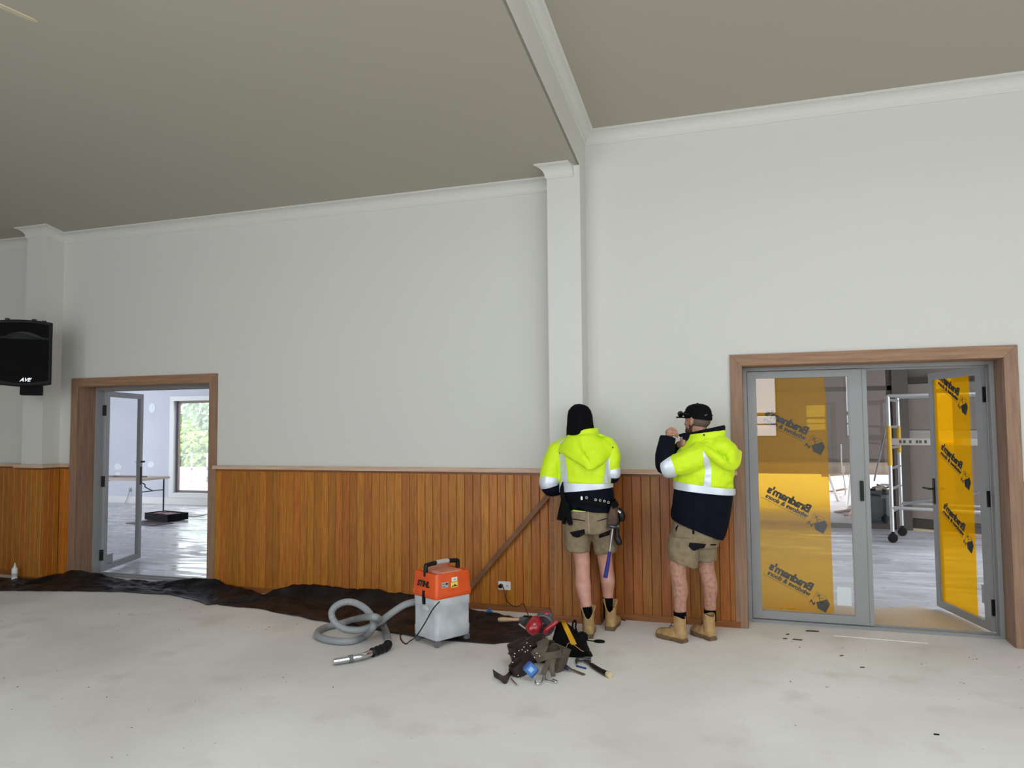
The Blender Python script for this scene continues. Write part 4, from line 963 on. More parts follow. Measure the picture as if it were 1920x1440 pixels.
# collar: hi-vis outside, navy lining showing above
cA = []
for v, hw, b_ in ((832, 34, .128), (820, 35, .128), (813, 35.5, .126), (811, 34, .12), (815, 32, .114), (830, 32, .112)): cA.append(ell(at(1323, v, -.42), hw * PX, b_, 32, .018))
o = wpart('collar', MB().rings(cA, cap=False), 'hivis', smooth=True); wrinkle(o.data, .003, 20)
cB = []
for v, hw, b_ in ((816, 31.5, .114), (807, 32, .114), (804, 30, .106), (808, 28, .1), (818, 28, .1)): cB.append(ell(at(1326, v, -.41), hw * PX, b_, 32, .028))
wpart('collar_lining', MB().rings(cB, cap=False), 'navy', smooth=True)
# dark storm flap pulled up to the chin by the hand
fl_ = MB().prism([at(1270, 815, -.50), at(1284, 811, -.50), at(1297, 814, -.50), at(1290, 828, -.50), at(1283, 826, -.50)], (0, .05, 0)); wpart('storm_flap', fl_, 'navy', bevel=.006)
# lowered hood hanging off the back
hd = MB()
limb(hd, [at(1306, 836, -.56), at(1324, 844, -.61), at(1346, 861, -.62), at(1368, 875, -.55), at(1380, 868, -.46), at(1383, 850, -.40)], [.03, .035, .036, .034, .034, .03])
hd.ball(at(1352, 838, -.48), (.105, .11, .085), Matrix.Rotation(.5, 3, 'Y')); hd.ball(at(1370, 852, -.46), (.062, .1, .095)); hd.ball(at(1330, 830, -.46), (.11, .11, .06))
me = remesh(hd, .008, 3, 'hood'); wrinkle(me, .006, 14, 1, 4); wpart('hood', me, 'hivis')
p = at(1320, 815.5, -.56); wpart('snap', MB().ball((p.x, -.565, p.z), (.007, .005, .007), nu=10, nv=6), 'black_plastic')
p = at(1265, 961, -.50); wpart('zip_pull', MB().box(p.x - .003, p.x + .003, -.50, -.49, p.z - .018, p.z + .018), 'white_plastic')
# shorts
st = MB()
st.rings(ringset([(1308, 975, 42, .14, 0), (1305, 995, 44, .15), (1301, 1012, 45, .152), (1300, 1024, 44, .146)], Y, 30))
st.rings(ringset([(1286, 1005, 30, .13, 0, -.46), (1282, 1025, 28.5, .122, -.015, -.47), (1280, 1042, 27, .112, -.03, -.485), (1280, 1055, 25.5, .105, -.036, -.49)], Y, 26))
st.rings(ringset([(1318, 1005, 25, .12, 0, -.40), (1322, 1025, 21, .11, 0, -.38), (1324, 1050, 18.5, .095, 0, -.365)], Y, 26))
me = remesh(st, .0075, 4, 'shorts'); wrinkle(me, .006, 14, 1.2, 9); shorts = wpart('shorts', me, 'khaki'); bv = bvh_of(shorts)
strip2(((1293, 1017), (1324, 1020), (1321, 1027), (1301, 1033)), 'pocket_dark', 'pocket_patch'); strip2(((1293, 1017), (1301, 1033), (1296, 1030), (1291, 1024)), 'pocket_dark', 'pocket_patch')
strip2(((1298, 994), (1302, 995), (1302, 1002), (1298, 1001)), 'leather_black', 'belt_loop', res=3); strip2(((1266, 990), (1271, 984), (1272, 985), (1267.5, 998)), 'pocket_dark', 'pocket_welt', res=5)
strip2(((1332, 1020), (1343, 1020), (1343, 1023), (1332, 1023)), 'pocket_dark', 'pocket_welt', res=5)
for pts, rr3 in (([at(1274.5, 1146, -.495), at(1276, 1168, -.49)], .047), ([at(1331, 1142, -.322), at(1332, 1164, -.32)], .045)):
    o = MB().tube(pts, rr3, 16).build('sock', 'sock_black', None, smooth=True); reparent(o, w2)
ha_, ta_ = fl(1287, 1209), fl(1231, 1194); hb_, tb_ = fl(1340, 1204), fl(1297, 1190)
put_boot(w2, ha_ + Vector((-.01, .04, 0)), ta_ + Vector((0, .03, 0)), hgt=.19, gape=.02); put_boot(w2, hb_ + Vector((-.01, .03, 0)), tb_ + Vector((0, .05, 0)), hgt=.19, gape=.02)

# ------------------------------------------------------------------ things in the hall
def rrect(hx, hy, r, z, n=4, cx=0, cy=0):
    out = []
    for qx, qy, a0 in ((1, 1, 0), (-1, 1, 90), (-1, -1, 180), (1, -1, 270)):
        for i in range(n + 1):
            a = math.radians(a0 + 90 * i / n); out.append((cx + qx * (hx - r) + r * math.cos(a), cy + qy * (hy - r) + r * math.sin(a), z))
    return out
def keep(o, p): reparent(o, p); return o
def tpart2(root, name, mb, m, **kw): return keep(mb.build(name, m, None, **kw), root)

# --- orange and grey wet-dry vacuum
mat('vac_orange', (226, 88, 30), .42, col2=(212, 78, 26), vscale=14); mat('vac_grey', (196, 200, 202), .5, col2=(176, 180, 184), vscale=9, bump=.06, bscale=90)
mat('hose_grey', (140, 143, 145), .55); mat('dust_orange', (196, 150, 128), .8, col2=(214, 110, 66), vscale=10); mat('caster_grey', (104, 106, 110), .6)
mat('sticker_white', (232, 228, 220), .5); mat('sticker_yellow', (232, 214, 90), .5); mat('sticker_grey', (170, 172, 168), .5); mat('chrome', (210, 212, 214), .16, metal=1)
Fc = fl(818, 1216); Lc_ = fl(776, 1203); Rc_ = fl(880, 1200)
e1 = (Rc_ - Fc); e2 = (Lc_ - Fc); hx, hy = .168, .150
vc = (Lc_ + Rc_) / 2 + Vector((.0, .01, 0))
vac = empty('vacuum_cleaner', (vc.x, vc.y, 0), math.atan2(e1.y, e1.x)); tag(vac, 'orange-topped grey tub vacuum cleaner on casters with coiled hose', 'vacuum cleaner')
z0v = .05; zt = at(819, 1124, Fc.y).z; zl = at(819, 1078, Fc.y).z
def vp(name, mb, m, **kw): return mb.build(name, m, vac, **kw)
vp('tank', MB().rings([rrect(hx * .94, hy * .94, .03, z0v), rrect(hx * .975, hy * .975, .035, z0v + .012), rrect(hx * .985, hy * .985, .035, z0v + .075), rrect(hx * .96, hy * .96, .033, z0v + .08), rrect(hx * .965, hy * .965, .033, zt - .075), rrect(hx * .985, hy * .985, .033, zt - .07), rrect(hx * .985, hy * .985, .033, zt - .006), rrect(hx * .95, hy * .95, .03, zt + .004)]), 'vac_grey', smooth=True)
lid = MB().rings([rrect(hx * 1.0, hy * 1.0, .02, zt - .004), rrect(hx * 1.02, hy * 1.02, .022, zt + .004), rrect(hx * 1.03, hy * 1.03, .024, zt + .035), rrect(hx * 1.0, hy * 1.0, .022, zt + .042), rrect(hx * .97, hy * .97, .024, zl - .03), rrect(hx * .95, hy * .95, .026, zl - .002), rrect(hx * .92, hy * .92, .024, zl), rrect(hx * .9, hy * .9, .022, zl - .014)])
lido = vp('lid', lid, 'vac_orange', smooth=True)
o = MB().rings([rrect(hx * .6, hy * .9, .01, zl - .012), rrect(hx * .56, hy * .86, .01, zl + .008)]).build('lid_ridge', 'dust_orange', lido, smooth=True)
hb2 = MB().tube(catmull([(-hx * .9, 0, zl - .03), (-hx * .9, 0, zl + .035), (-hx * .8, 0, zl + .052), (0, 0, zl + .06), (hx * .8, 0, zl + .052), (hx * .9, 0, zl + .035), (hx * .9, 0, zl - .03)], 5), .017, 10); vp('carry_handle', hb2, 'black_plastic', smooth=True)
vp('handle_grip', MB().tube([(-hx * .35, 0, zl + .0585), (0, 0, zl + .06), (hx * .35, 0, zl + .0585)], .019, 12), 'sticker_grey', smooth=True)
for s in (-1, 1): vp('latch', MB().box(s * hx * 1.0 - .008, s * hx * 1.0 + .012 if s > 0 else s * hx + .008, -.016, .016, zt - .055, zt + .045).box(s * (hx * 1.04) - .005, s * (hx * 1.04) + .006, -.013, .013, zt - .04, zt + .02), 'black_plastic', bevel=.003)
vp('latch_recess', MB().ball((-hx * .965, 0, zt - .085), (.008, .05, .025)), 'vac_grey', smooth=True)
for sx in (-1, 1):
    for sy in (-1, 1):
        cx, cy = sx * hx * .82, sy * hy * .82
        c_ = vp('caster', MB().lathe([(.006, -.012), (.022, -.012), (.024, -.006), (.024, .006), (.022, .012), (.006, .012)], 16, (cx, cy, .024), 'y'), 'caster_grey', smooth=True)
        MB().box(cx - .012, cx + .02, cy - .018, cy + .018, .03, z0v + .003).build('fork', 'caster_grey', c_, bevel=.004)
# lettering and stickers
tm = text_mesh('STIHL', .062, bold=.003, shear=.35, space=.98, align='CENTER')
tw_ = max(v.co.x for v in tm.vertices) - min(v.co.x for v in tm.vertices)
for v in tm.vertices: v.co = Vector((-hx * 1.0 - v.co.z - .0005, -v.co.x * .155 / tw_ + .012, v.co.y * .95 + zt + .075))
tm.materials.append(M['print_black']); lt = mob('lettering', tm, None, lido)
def sticker(name, x0, x1, za, zb, m, th=.0012):
    return MB().box(x0, x1, -hy * .985 - th, -hy * .97, za, zb).build(name, m, lido)
sticker('sticker', -.115, -.055, zt + .075, zt + .115, 'sticker_grey'); sticker('sticker', -.03, .035, zt + .065, zt + .105, 'sticker_yellow'); sticker('sticker', -.022, .03, zt + .11, zt + .14, 'sticker_white')
gr = MB()
for x0, x1, za, zb in ((-.11, -.085, .082, .086), (-.08, -.06, .095, .108), (-.11, -.09, .1, .104), (-.024, -.004, .072, .076), (-.02, .028, .074, .08), (.0, .012, .08, .088), (-.004, .002, .12, .127), (.008, .014, .12, .127)): gr.box(x0, x1, -hy * .985 - .0022, -hy * .985 - .001, zt + za, zt + zb)
gr.build('sticker_print', 'print_black', lido)['kind'] = 'stuff'
# hose: free-standing loop, then a wide loop on the floor
def cr3(x, y): return (560 + x / 5.053, 1020 + y / 5.053)
def A3(x, y, Y): return at(*cr3(x, y), Y)
def F3(x, y, z=.026): return fl(*cr3(x, y), z)
hp_ = [A3(1170, 545, -.98), A3(1085, 552, -1.06), A3(1000, 578, -1.13), A3(900, 640, -1.17), A3(800, 715, -1.20), A3(700, 775, -1.22), A3(580, 815, -1.24), A3(450, 810, -1.26), A3(350, 750, -1.27), A3(312, 660, -1.26), A3(350, 590, -1.24), A3(440, 550, -1.22), A3(540, 560, -1.20), A3(640, 620, -1.22), A3(702, 710, -1.26), A3(700, 800, -1.31), F3(630, 875), F3(520, 918), F3(390, 925), F3(260, 905), F3(180, 872), F3(190, 825), F3(270, 785), F3(400, 752, .04), F3(540, 712, .055), A3(660, 690, -1.33), A3(745, 700, -1.36), F3(795, 760, .05), F3(835, 850), F3(850, 930)]
HP = catmull(hp_, 14); hr = [.0255 + .0013 * math.sin(i * 2.6) for i in range(len(HP))]
hose = tpart2(vac, 'hose', MB().tube(HP, hr, 14), 'hose_grey', smooth=True)
hose.matrix_parent_inverse = vac.matrix_world.inverted() if False else (Matrix.Translation(vac.location) @ Matrix.Rotation(vac.rotation_euler.z, 4, 'Z')).inverted()
def vk(name, mb, m, **kw):
    o = mb.build(name, m, None, **kw); o.parent = vac; o.matrix_parent_inverse = (Matrix.Translation(vac.location) @ Matrix.Rotation(vac.rotation_euler.z, 4, 'Z')).inverted(); return o
cf = [F3(848, 945, .03), F3(830, 975, .032), F3(770, 1000, .034), F3(690, 1030, .034)]
CF_ = catmull(cf, 8); vk('hose_cuff', MB().tube(CF_, [.028 + .005 * (1 if (i // 2) % 2 else -.3) for i in range(len(CF_))], 14), 'black_plastic', smooth=True)
wd_ = catmull([F3(700, 1026, .034), F3(620, 1056, .036), F3(560, 1072, .034), F3(500, 1086, .03)], 6); vk('wand', MB().tube(wd_, .0215, 14), 'chrome', smooth=True)
vk('wand_ring', MB().tube([F3(515, 1082, .03), F3(472, 1092, .029)], [.026, .025], 14), 'caster_grey', smooth=True); vk('wand_tip', MB().tube([F3(480, 1090, .029), F3(330, 1116, .026)], [.0225, .021], 14), 'chrome', smooth=True)
vk('power_cord', MB().tube(catmull([A3(1335, 545, Fc.y - .0), A3(1270, 620, -1.31), A3(1190, 760, -1.31), A3(1110, 880, -1.30), F3(1060, 915, .006), F3(1015, 945, .006), F3(968, 900, .006), F3(975, 840, .006), F3(1040, 810, .006), F3(1200, 790, .006)], 8), .0045, 8), 'black_plastic', smooth=True)

# --- black plastic drop sheets
mat('drop_sheet', (12, 12, 14), .42, bump=.8, bscale=13, col2=(40, 39, 41), vscale=6, spec=.25, bdist=.012)
def lerp_tab(tab, x):
    for (xa, ya), (xb, yb) in zip(tab, tab[1:]):
        if x <= xb: return ya + (yb - ya) * max(0, (x - xa)) / (xb - xa)
    return tab[-1][1]
def drop_sheet(label, x0, x1, back, front, lift, lx, nx, ny, seed):
    b = MB(); g = []
    for i in range(nx + 1):
        x = x0 + (x1 - x0) * i / nx; row = []
        for j in range(ny + 1):
            t = j / ny; y = lerp_tab(back, x) * (1 - t) + lerp_tab(front, x) * t
            z = lerp_tab(lift, x) * max(0, 1 - t / lx) ** 1.6
            q = Vector((x * 3.2 + seed, y * 9, seed)); wob = mnoise.noise(q) * .024 + mnoise.noise(Vector((x * 9 + y * 6, y * 22, seed))) * .018 + mnoise.noise(Vector((x * 22 + y * 9, y * 30 - x * 6, seed))) * .006
            edge = min(1, (1 - t) * 4); row.append((x + mnoise.noise(q * 1.7) * .02, y + mnoise.noise(q * 2.1 + Vector((9, 0, 0))) * .015 * (0 if t == 0 else 1), .004 + z + max(0, wob + .008) * (.3 + .7 * edge)))
        g.append(row)
    b.sheet(g); o = b.build('drop_sheet', 'drop_sheet', None, smooth=True, fix=False)
    m = o.modifiers.new('thick', 'SOLIDIFY'); m.thickness = .002; m.offset = 1
    tag(o, label, 'plastic sheet', 'black plastic drop sheets along the wall'); return o
drop_sheet('black plastic drop sheet laid across the left doorway', -9.2, -4.36, [(-9.2, -.06), (-7.7, -.30), (-7.25, -.30), (-7.2, -.06), (-6.9, -.04), (-6.6, -.03), (-6.3, -.03), (-5.7, -.03), (-5.4, -.04), (-5.2, -.04), (-4.36, -.16)],
           [(-9.2, -.80), (-7.3, -.70), (-6.6, -.50), (-6.0, -.37), (-5.45, -.36), (-5.1, -.46), (-4.82, -.60), (-4.6, -.40), (-4.36, -.18)], [(-9.2, .04), (-7.9, .03), (-7.45, .03), (-7.2, .05), (-7.0, .09), (-6.75, .08), (-6.4, .03), (-5.9, .035), (-5.55, .085), (-5.3, .10), (-5.0, .06), (-4.5, .01), (-4.36, 0)], .45, 190, 34, 1.3)
drop_sheet('black plastic drop sheet along the wall behind the vacuum hose', -4.72, -1.62, [(-4.72, -.54), (-4.6, -.42), (-4.42, -.12), (-4.3, -.04), (-2.9, -.04), (-2.5, -.16), (-1.62, -.46)],
           [(-4.72, -.57), (-4.3, -.58), (-3.5, -.80), (-2.4, -1.02), (-1.9, -1.0), (-1.62, -.80)], [(-4.72, .0), (-4.5, .03), (-4.3, .10), (-4.0, .10), (-3.0, .085), (-2.6, .04), (-1.62, .012)], .3, 150, 34, 6.1)

# --- glue bottle
p = fl(27, 1087, .03); gb = empty('glue_bottle', (p.x, p.y, .03)); tag(gb, 'small white squeeze bottle standing on the left drop sheet', 'bottle')
MB().lathe([(.026, 0), (.029, .004), (.029, .105), (.024, .125), (.012, .133), (.012, .14)], 20).build('bottle_body', 'white_plastic', gb, smooth=True)
MB().lathe([(.013, .138), (.013, .15), (.007, .153), (.004, .178), (.002, .18)], 14).build('nozzle', 'white_plastic', gb, smooth=True); MB().lathe([(.0294, .035), (.0294, .07)], 20).build('bottle_label', 'sticker_grey', gb, smooth=True)

# --- power outlet, plug and lead to the saw
pa, pb_ = at(934.5, 1089, -.02), at(958, 1107, -.02)
ou = empty('power_outlet', ((pa.x + pb_.x) / 2, -.019, (pa.z + pb_.z) / 2)); tag(ou, 'white power outlet on the planked dado with a black plug', 'power outlet'); hw_ = (pb_.x - pa.x) / 2
MB().box(-hw_, hw_, -.012, 0, -.037, .037).build('face_plate', 'white_plastic', ou, bevel=.003); MB().lathe([(.018, 0), (.02, -.012), (.016, -.035)], 14, (-.028, -.012, 0), 'y').build('plug', 'black_plastic', ou, smooth=True)
MB().box(.02, .034, -.016, -.011, -.006, .008).build('switch', 'sticker_grey', ou, bevel=.001)
ld = empty('power_lead', fl(976, 1150)); tag(ld, 'thin dark red power lead drooping from the outlet to the red saw', 'power lead')
tpart2(ld, 'lead', MB().tube(catmull([at(944, 1100, -.05), at(946, 1112, -.06), at(950, 1126, -.10), at(961, 1136, -.16), at(972, 1137, -.25), at(981, 1131, -.35), at(985, 1140, -.5), at(992, 1157, -.74)], 8), .004, 8), mat('lead_red', (66, 26, 24), .5), smooth=True)

# --- timber strip leaning across the dado
bs = at(850, 1139, -.06); bt_ = at(1031, 926, -.075); dv = bt_ - bs; sd = Vector((-dv.z, 0, dv.x)).normalized() * .021
sp_ = MB().prism([bs + sd, bs - sd, bt_ - sd, bt_ + sd], (0, -.014, 0)); o = sp_.build('timber_strip', mat('strip_timber', (128, 86, 52), .6, col2=(110, 70, 42), vscale=4, stretch=(2, 2, 2)), None, bevel=.002, seg=1)
tag(o, 'long raw timber strip leaning diagonally across the dado to the beanie worker', 'timber')

# --- loudspeaker on the left pilaster
nrm = Vector((.70, -.714, 0)).normalized(); yaw = math.atan2(nrm.y, nrm.x) + PI / 2        # local -y is the front
pc_ = at(44, 659, -.66); zb_ = at(60, 721, -.66).z; zt_ = at(60, 598, -.66).z; SH = zt_ - zb_
spk = empty('loudspeaker', (pc_.x, pc_.y, zb_), yaw); tag(spk, 'big black loudspeaker bracketed to the left pilaster', 'loudspeaker')
def bow(hw, y, z0, z1, b0, b1, n=10):
    top = [(hw * (1 - 2 * i / n), y, z1 + b1 * (1 - (1 - 2 * i / n) ** 2)) for i in range(n + 1)]; bot = [(-hw * (1 - 2 * i / n), y, z0 - b0 * (1 - (1 - 2 * i / n) ** 2)) for i in range(n + 1)]
    return top + bot
sw = .246
MB().rings([bow(sw * .97, 0, .02, SH - .03, .025, .02), bow(sw, .02, .01, SH - .02, .025, .02), bow(sw * .98, .1, .01, SH - .015, .025, .02), bow(sw * .7, .34, .02, SH - .03, .012, .01)]).build('cabinet', mat('speaker_black', (9, 9, 11), .6, spec=.25), spk, bevel=.004)
MB().rings([bow(sw * .9, -.004, .05, SH * .70, .03, .0), bow(sw * .9, .004, .05, SH * .70, .03, .0)]).build('grille', mat('grille_black', (4, 4, 5), .8, bump=.4, bscale=500, spec=.15), spk)
MB().rings([bow(sw * .88, -.002, SH * .73, SH * .93, .0, .015), bow(sw * .8, .004, SH * .74, SH * .92, .0, .012)]).build('horn_flare', 'grille_black', spk)
hl = [(sw * .75 * (1 - 2 * i / 12), -.012, SH * .70 + .075 * (1 - (1 - 2 * i / 12) ** 2)) for i in range(13)] + [(-sw * .75 * (1 - 2 * i / 12), -.03, SH * .70 - .004) for i in range(13)]
MB().prism(hl, (0, .025, 0)).build('horn_lip', mat('speaker_grey', (30, 32, 33), .6, spec=.3), spk)
tm = text_mesh('AVE', .05, bold=.002, shear=.4, align='CENTER')
for v in tm.vertices: v.co = Vector((v.co.x + .02, -.006 - v.co.z, v.co.y + .035))
tm.materials.append(M['galv']); mob('badge', tm, None, spk)
for x, z in ((-.15, SH - .018), (.08, SH - .015), (.17, SH - .03), (-.19, -.005), (.15, -.005)): MB().box(x - .02, x + .02, .03, .07, z, z + .03 if z > .1 else z - .012 + .02).build('foot', 'black_plastic', spk, bevel=.003)
o = MB().box(-.03, .16, .06, .2, -.1, .0).box(.0, .13, .12, .40, -.09, -.03).build('wall_bracket', 'black_matte', spk, bevel=.004)

# --- ceiling fan, only a blade tip in view
zf_ = 4.02; tip = fl(68, 42, zf_); q = fl(0, 12, zf_); fd = (q - tip).normalized(); hub = tip + fd * 1.25
fan = empty('ceiling_fan', (hub.x, hub.y, zf_), math.atan2(-fd.y, -fd.x)); tag(fan, 'cream ceiling fan with a blade tip showing at the top left', 'ceiling fan')
mat('fan_cream', (214, 206, 176), .5)
for k in range(3):
    a = 2 * PI * k / 3; o = MB().rings([[(x, y * w_, z) for y, z in ((-.04, -.004), (.04, .006), (.04, .012), (-.04, .002))] for x, w_ in ((.14, .7), (.3, 1), (.9, .85), (1.22, .72), (1.25, .5))]).build('blade', 'fan_cream', fan, bevel=.002, seg=1); o.rotation_euler = (0, 0, a)
MB().lathe([(.02, -.05), (.1, -.045), (.12, -.01), (.12, .05), (.08, .08), (.015, .09)], 20).build('motor', 'fan_cream', fan, smooth=True); MB().lathe([(.013, .08), (.013, ZL - SL * hub.y - zf_ - .02), (.06, ZL - SL * hub.y - zf_ - .02), (.06, ZL - SL * hub.y - zf_ + .012)], 12).build('down_rod', 'fan_cream', fan, smooth=True)

# --- heap of tools on the floor
def cr4(x, y): return (880 + x / 6.4, 1100 + y / 6.4)
def A4(x, y, Y): return at(*cr4(x, y), Y)
def F4(x, y, z=.0): return fl(*cr4(x, y), z)
mat('leather_dark', (58, 40, 36), .6, col2=(40, 28, 26), vscale=16, bump=.2, bscale=120); mat('leather_grey', (96, 84, 70), .75, col2=(76, 66, 56), vscale=14, bump=.25, bscale=120); mat('tape_blue', (58, 112, 178), .45); mat('tape_navy', (34, 62, 124), .45); mat('saw_red', (150, 26, 36), .25, coat=.4); mat('saw_grey', (72, 74, 76), .5)
mat('bag_black', (7, 7, 9), .85, bump=.2, bscale=120, spec=.15); mat('bag_yellow', (214, 158, 22), .7); mat('wood_pale', (206, 172, 134), .6, col2=(194, 158, 118), vscale=5, stretch=(1, 9, 9))
tb2 = empty('leather_tool_belt', F4(720, 1000)); tb2.location.z = 0; tag(tb2, 'heaped brown leather tool belt with rivets and pouches on the concrete', 'tool belt')
def ribbon(pts, wv, th, up, name, m, root, k=6):
    P = catmull(pts, k); rings = []; up = Vector(up)
    for i, p in enumerate(P):
        t = (P[min(i + 1, len(P) - 1)] - P[max(i - 1, 0)]).normalized(); s = (up - t * up.dot(t)).normalized(); n = t.cross(s); w2_ = wv if not isinstance(wv, (list, tuple)) else wv[min(int(i / k), len(wv) - 1)]
        rings.append([p + s * w2_ + n * th, p - s * w2_ + n * th, p - s * w2_ - n * th, p + s * w2_ - n * th])
    return tpart2(root, name, MB().rings(rings), m, smooth=False)
Yb = -1.50
ribbon([F4(290, 1035, .03), F4(360, 1085, .02), F4(430, 1115, .03), A4(490, 1050, -1.62), A4(515, 950, -1.60), A4(530, 860, -1.57), A4(600, 760, -1.54), A4(700, 690, -1.50)], .026, .0025, (0, -.4, 1), 'belt_strap', 'leather_dark', tb2)
ribbon([A4(500, 830, -1.55), A4(600, 760, -1.56), A4(700, 690, -1.54), A4(790, 640, -1.5), A4(860, 650, -1.44), A4(890, 720, -1.42)], [.03, .045, .05, .05, .04, .03], .003, (.3, -.5, 1), 'belt_strap', 'leather_dark', tb2)
ribbon([A4(780, 850, -1.60), A4(850, 780, -1.61), A4(885, 700, -1.58), A4(870, 640, -1.5)], .04, .003, (1, -.3, .3), 'belt_strap', 'leather_grey', tb2)
ribbon([A4(800, 880, -1.62), A4(900, 840, -1.62), A4(1030, 820, -1.58), A4(1100, 790, -1.52), A4(1060, 740, -1.44), A4(960, 750, -1.42), A4(910, 790, -1.42)], .024, .003, (0, -.2, 1), 'belt_strap', 'leather_grey', tb2)
def pouch(c, sx, sy, sz, rot, m, name='pouch'):
    mb = MB().rings([rrect(sx * .75, sy * .8, .012, 0), rrect(sx, sy, .02, sz * .25), rrect(sx, sy, .02, sz * .8), rrect(sx * .95, sy * 1.05, .02, sz), rrect(sx * .85, sy * .85, .015, sz * .98), rrect(sx * .8, sy * .8, .015, sz * .5)])
    mb.xf(Matrix.Translation(c) @ rot.to_4x4()); me = mb.mesh('pouch', True); wrinkle(me, .006, 18); return keep(mob(name, me, m), tb2)
RX = lambda a: Matrix.Rotation(a, 3, 'X'); RY = lambda a: Matrix.Rotation(a, 3, 'Y'); RZ = lambda a: Matrix.Rotation(a, 3, 'Z')
c0 = F4(660, 1010, .0); pouch(c0 + Vector((-.02, .10, .0)), .075, .05, .17, RZ(.5) @ RY(-.35), 'leather_dark'); pouch(F4(980, 1040, 0) + Vector((0, .06, 0)), .065, .045, .16, RZ(-.3) @ RX(-.3) @ RY(.2), 'leather_grey'); pouch(F4(820, 950, 0) + Vector((.0, .12, .0)), .09, .06, .12, RZ(.2) @ RX(.3), 'leather_dark'); pouch(F4(600, 1090, 0) + Vector((0, .05, 0)), .05, .035, .1, RZ(.9) @ RY(-.5), 'leather_dark')
ribbon([A4(880, 1060, -1.66), A4(920, 960, -1.64), A4(960, 880, -1.6)], .018, .0025, (1, 0, .2), 'belt_strap', 'leather_grey', tb2); ribbon([A4(1010, 1080, -1.64), A4(990, 960, -1.63), A4(1010, 870, -1.6)], .016, .0025, (1, 0, .2), 'belt_strap', 'leather_grey', tb2)
bvt = bvh_of(*[o for o in tb2.children]) if False else None
for x, y in ((655, 725), (632, 757), (698, 765), (672, 783), (690, 676), (732, 712), (595, 768), (545, 803), (810, 800), (840, 833), (782, 852), (520, 910), (622, 1105), (585, 1065), (607, 1150), (540, 840)):
    p = A4(x, y, -1.66) ; tpart2(tb2, 'rivet', MB().ball(p, (.0045, .003, .0045), nu=8, nv=6), 'chrome', smooth=True)
for pts in ([(500, 1100), (530, 1135), (575, 1178)], [(885, 1080), (880, 1120), (850, 1160), (800, 1160), (790, 1130)], [(910, 1085), (920, 1115), (980, 1130), (1040, 1145), (1050, 1130), (1000, 1112)]):
    tpart2(tb2, 'wire_loop', MB().tube(catmull([F4(x, y, .012) for x, y in pts], 5), .0035, 8), 'chrome', smooth=True)
# tape measure on the belt
tp = A4(735, 990, -1.68); tr_ = empty('tape_measure', tp); tag(tr_, 'blue tape measure clipped on the heaped leather tool belt', 'tape measure')
RT = (RZ(.15) @ RY(.75) @ RX(-.25)).to_4x4()
tpart2(tr_, 'case', MB().box(-.043, .043, -.02, .02, -.034, .034).xf(Matrix.Translation(tp) @ RT), 'tape_blue', bevel=.008, smooth=False); tpart2(tr_, 'case_band', MB().box(-.0435, -.02, -.0205, .0205, -.03, .0345).box(.026, .0435, -.0205, .0205, -.0345, .0345).xf(Matrix.Translation(tp) @ RT), 'tape_navy', bevel=.006); tpart2(tr_, 'emblem', MB().box(-.012, .016, -.0225, -.019, -.014, .016).xf(Matrix.Translation(tp) @ RT), mat('tape_pale', (140, 176, 210), .5))
# red saw
sc_ = A4(790, 480, -.98); sw_ = empty('circular_saw', (sc_.x, sc_.y, 0)); tag(sw_, 'dark red corded circular saw lying on the drop sheet edge', 'power saw')
def sp2(n, mb, m, **kw): return tpart2(sw_, n, mb, m, **kw)
sp2('motor_housing', MB().tube(catmull([A4(740, 545, -1.02), A4(765, 500, -1.02), A4(790, 450, -1.0), A4(800, 400, -.96)], 5), [.035, .045, .052, .056, .058, .058, .058, .057, .056, .055, .053, .052, .05, .048, .044, .036], 18), 'saw_red', smooth=True)
gd = []
for k, (r_, dy) in enumerate(((.07, 0), (.085, .006), (.085, .03), (.07, .036), (.02, .036), (.02, 0))):
    gd.append([A4(880, 470, -.98) + Vector((r_ * math.cos(2 * PI * j / 24), dy, r_ * .95 * math.sin(2 * PI * j / 24))) for j in range(24)])
sp2('blade_guard', MB().rings(gd, cap=False), 'saw_grey', smooth=True)
sp2('rear_handle', MB().tube(catmull([A4(830, 360, -.94), A4(880, 320, -.92), A4(940, 310, -.92), A4(975, 350, -.92), A4(950, 400, -.93)], 5), .018, 12), 'saw_grey', smooth=True); sp2('handle_top', MB().tube(catmull([A4(885, 345, -.93), A4(920, 330, -.93), A4(955, 345, -.93)], 4), [.02, .022, .024, .024, .025, .025, .024, .022, .018], 12), 'saw_red', smooth=True)
sp2('front_grip', MB().tube(catmull([A4(900, 560, -1.03), A4(940, 510, -1.03), A4(1000, 460, -1.02), A4(1060, 410, -1.0)], 4), [.014, .018, .02, .021, .021, .02, .02, .02, .019, .018, .017, .016, .012], 12), 'saw_red', smooth=True)
sp2('base_plate', MB().prism([A4(585, 450, -1.05), A4(600, 440, -1.05), A4(800, 580, -1.05), A4(785, 595, -1.05)], (0, .09, .01)), 'metal'); sp2('chip_port', MB().tube([A4(690, 420, -.98), A4(650, 400, -.96), A4(615, 395, -.95)], [.03, .024, .02], 12), 'saw_grey', smooth=True)
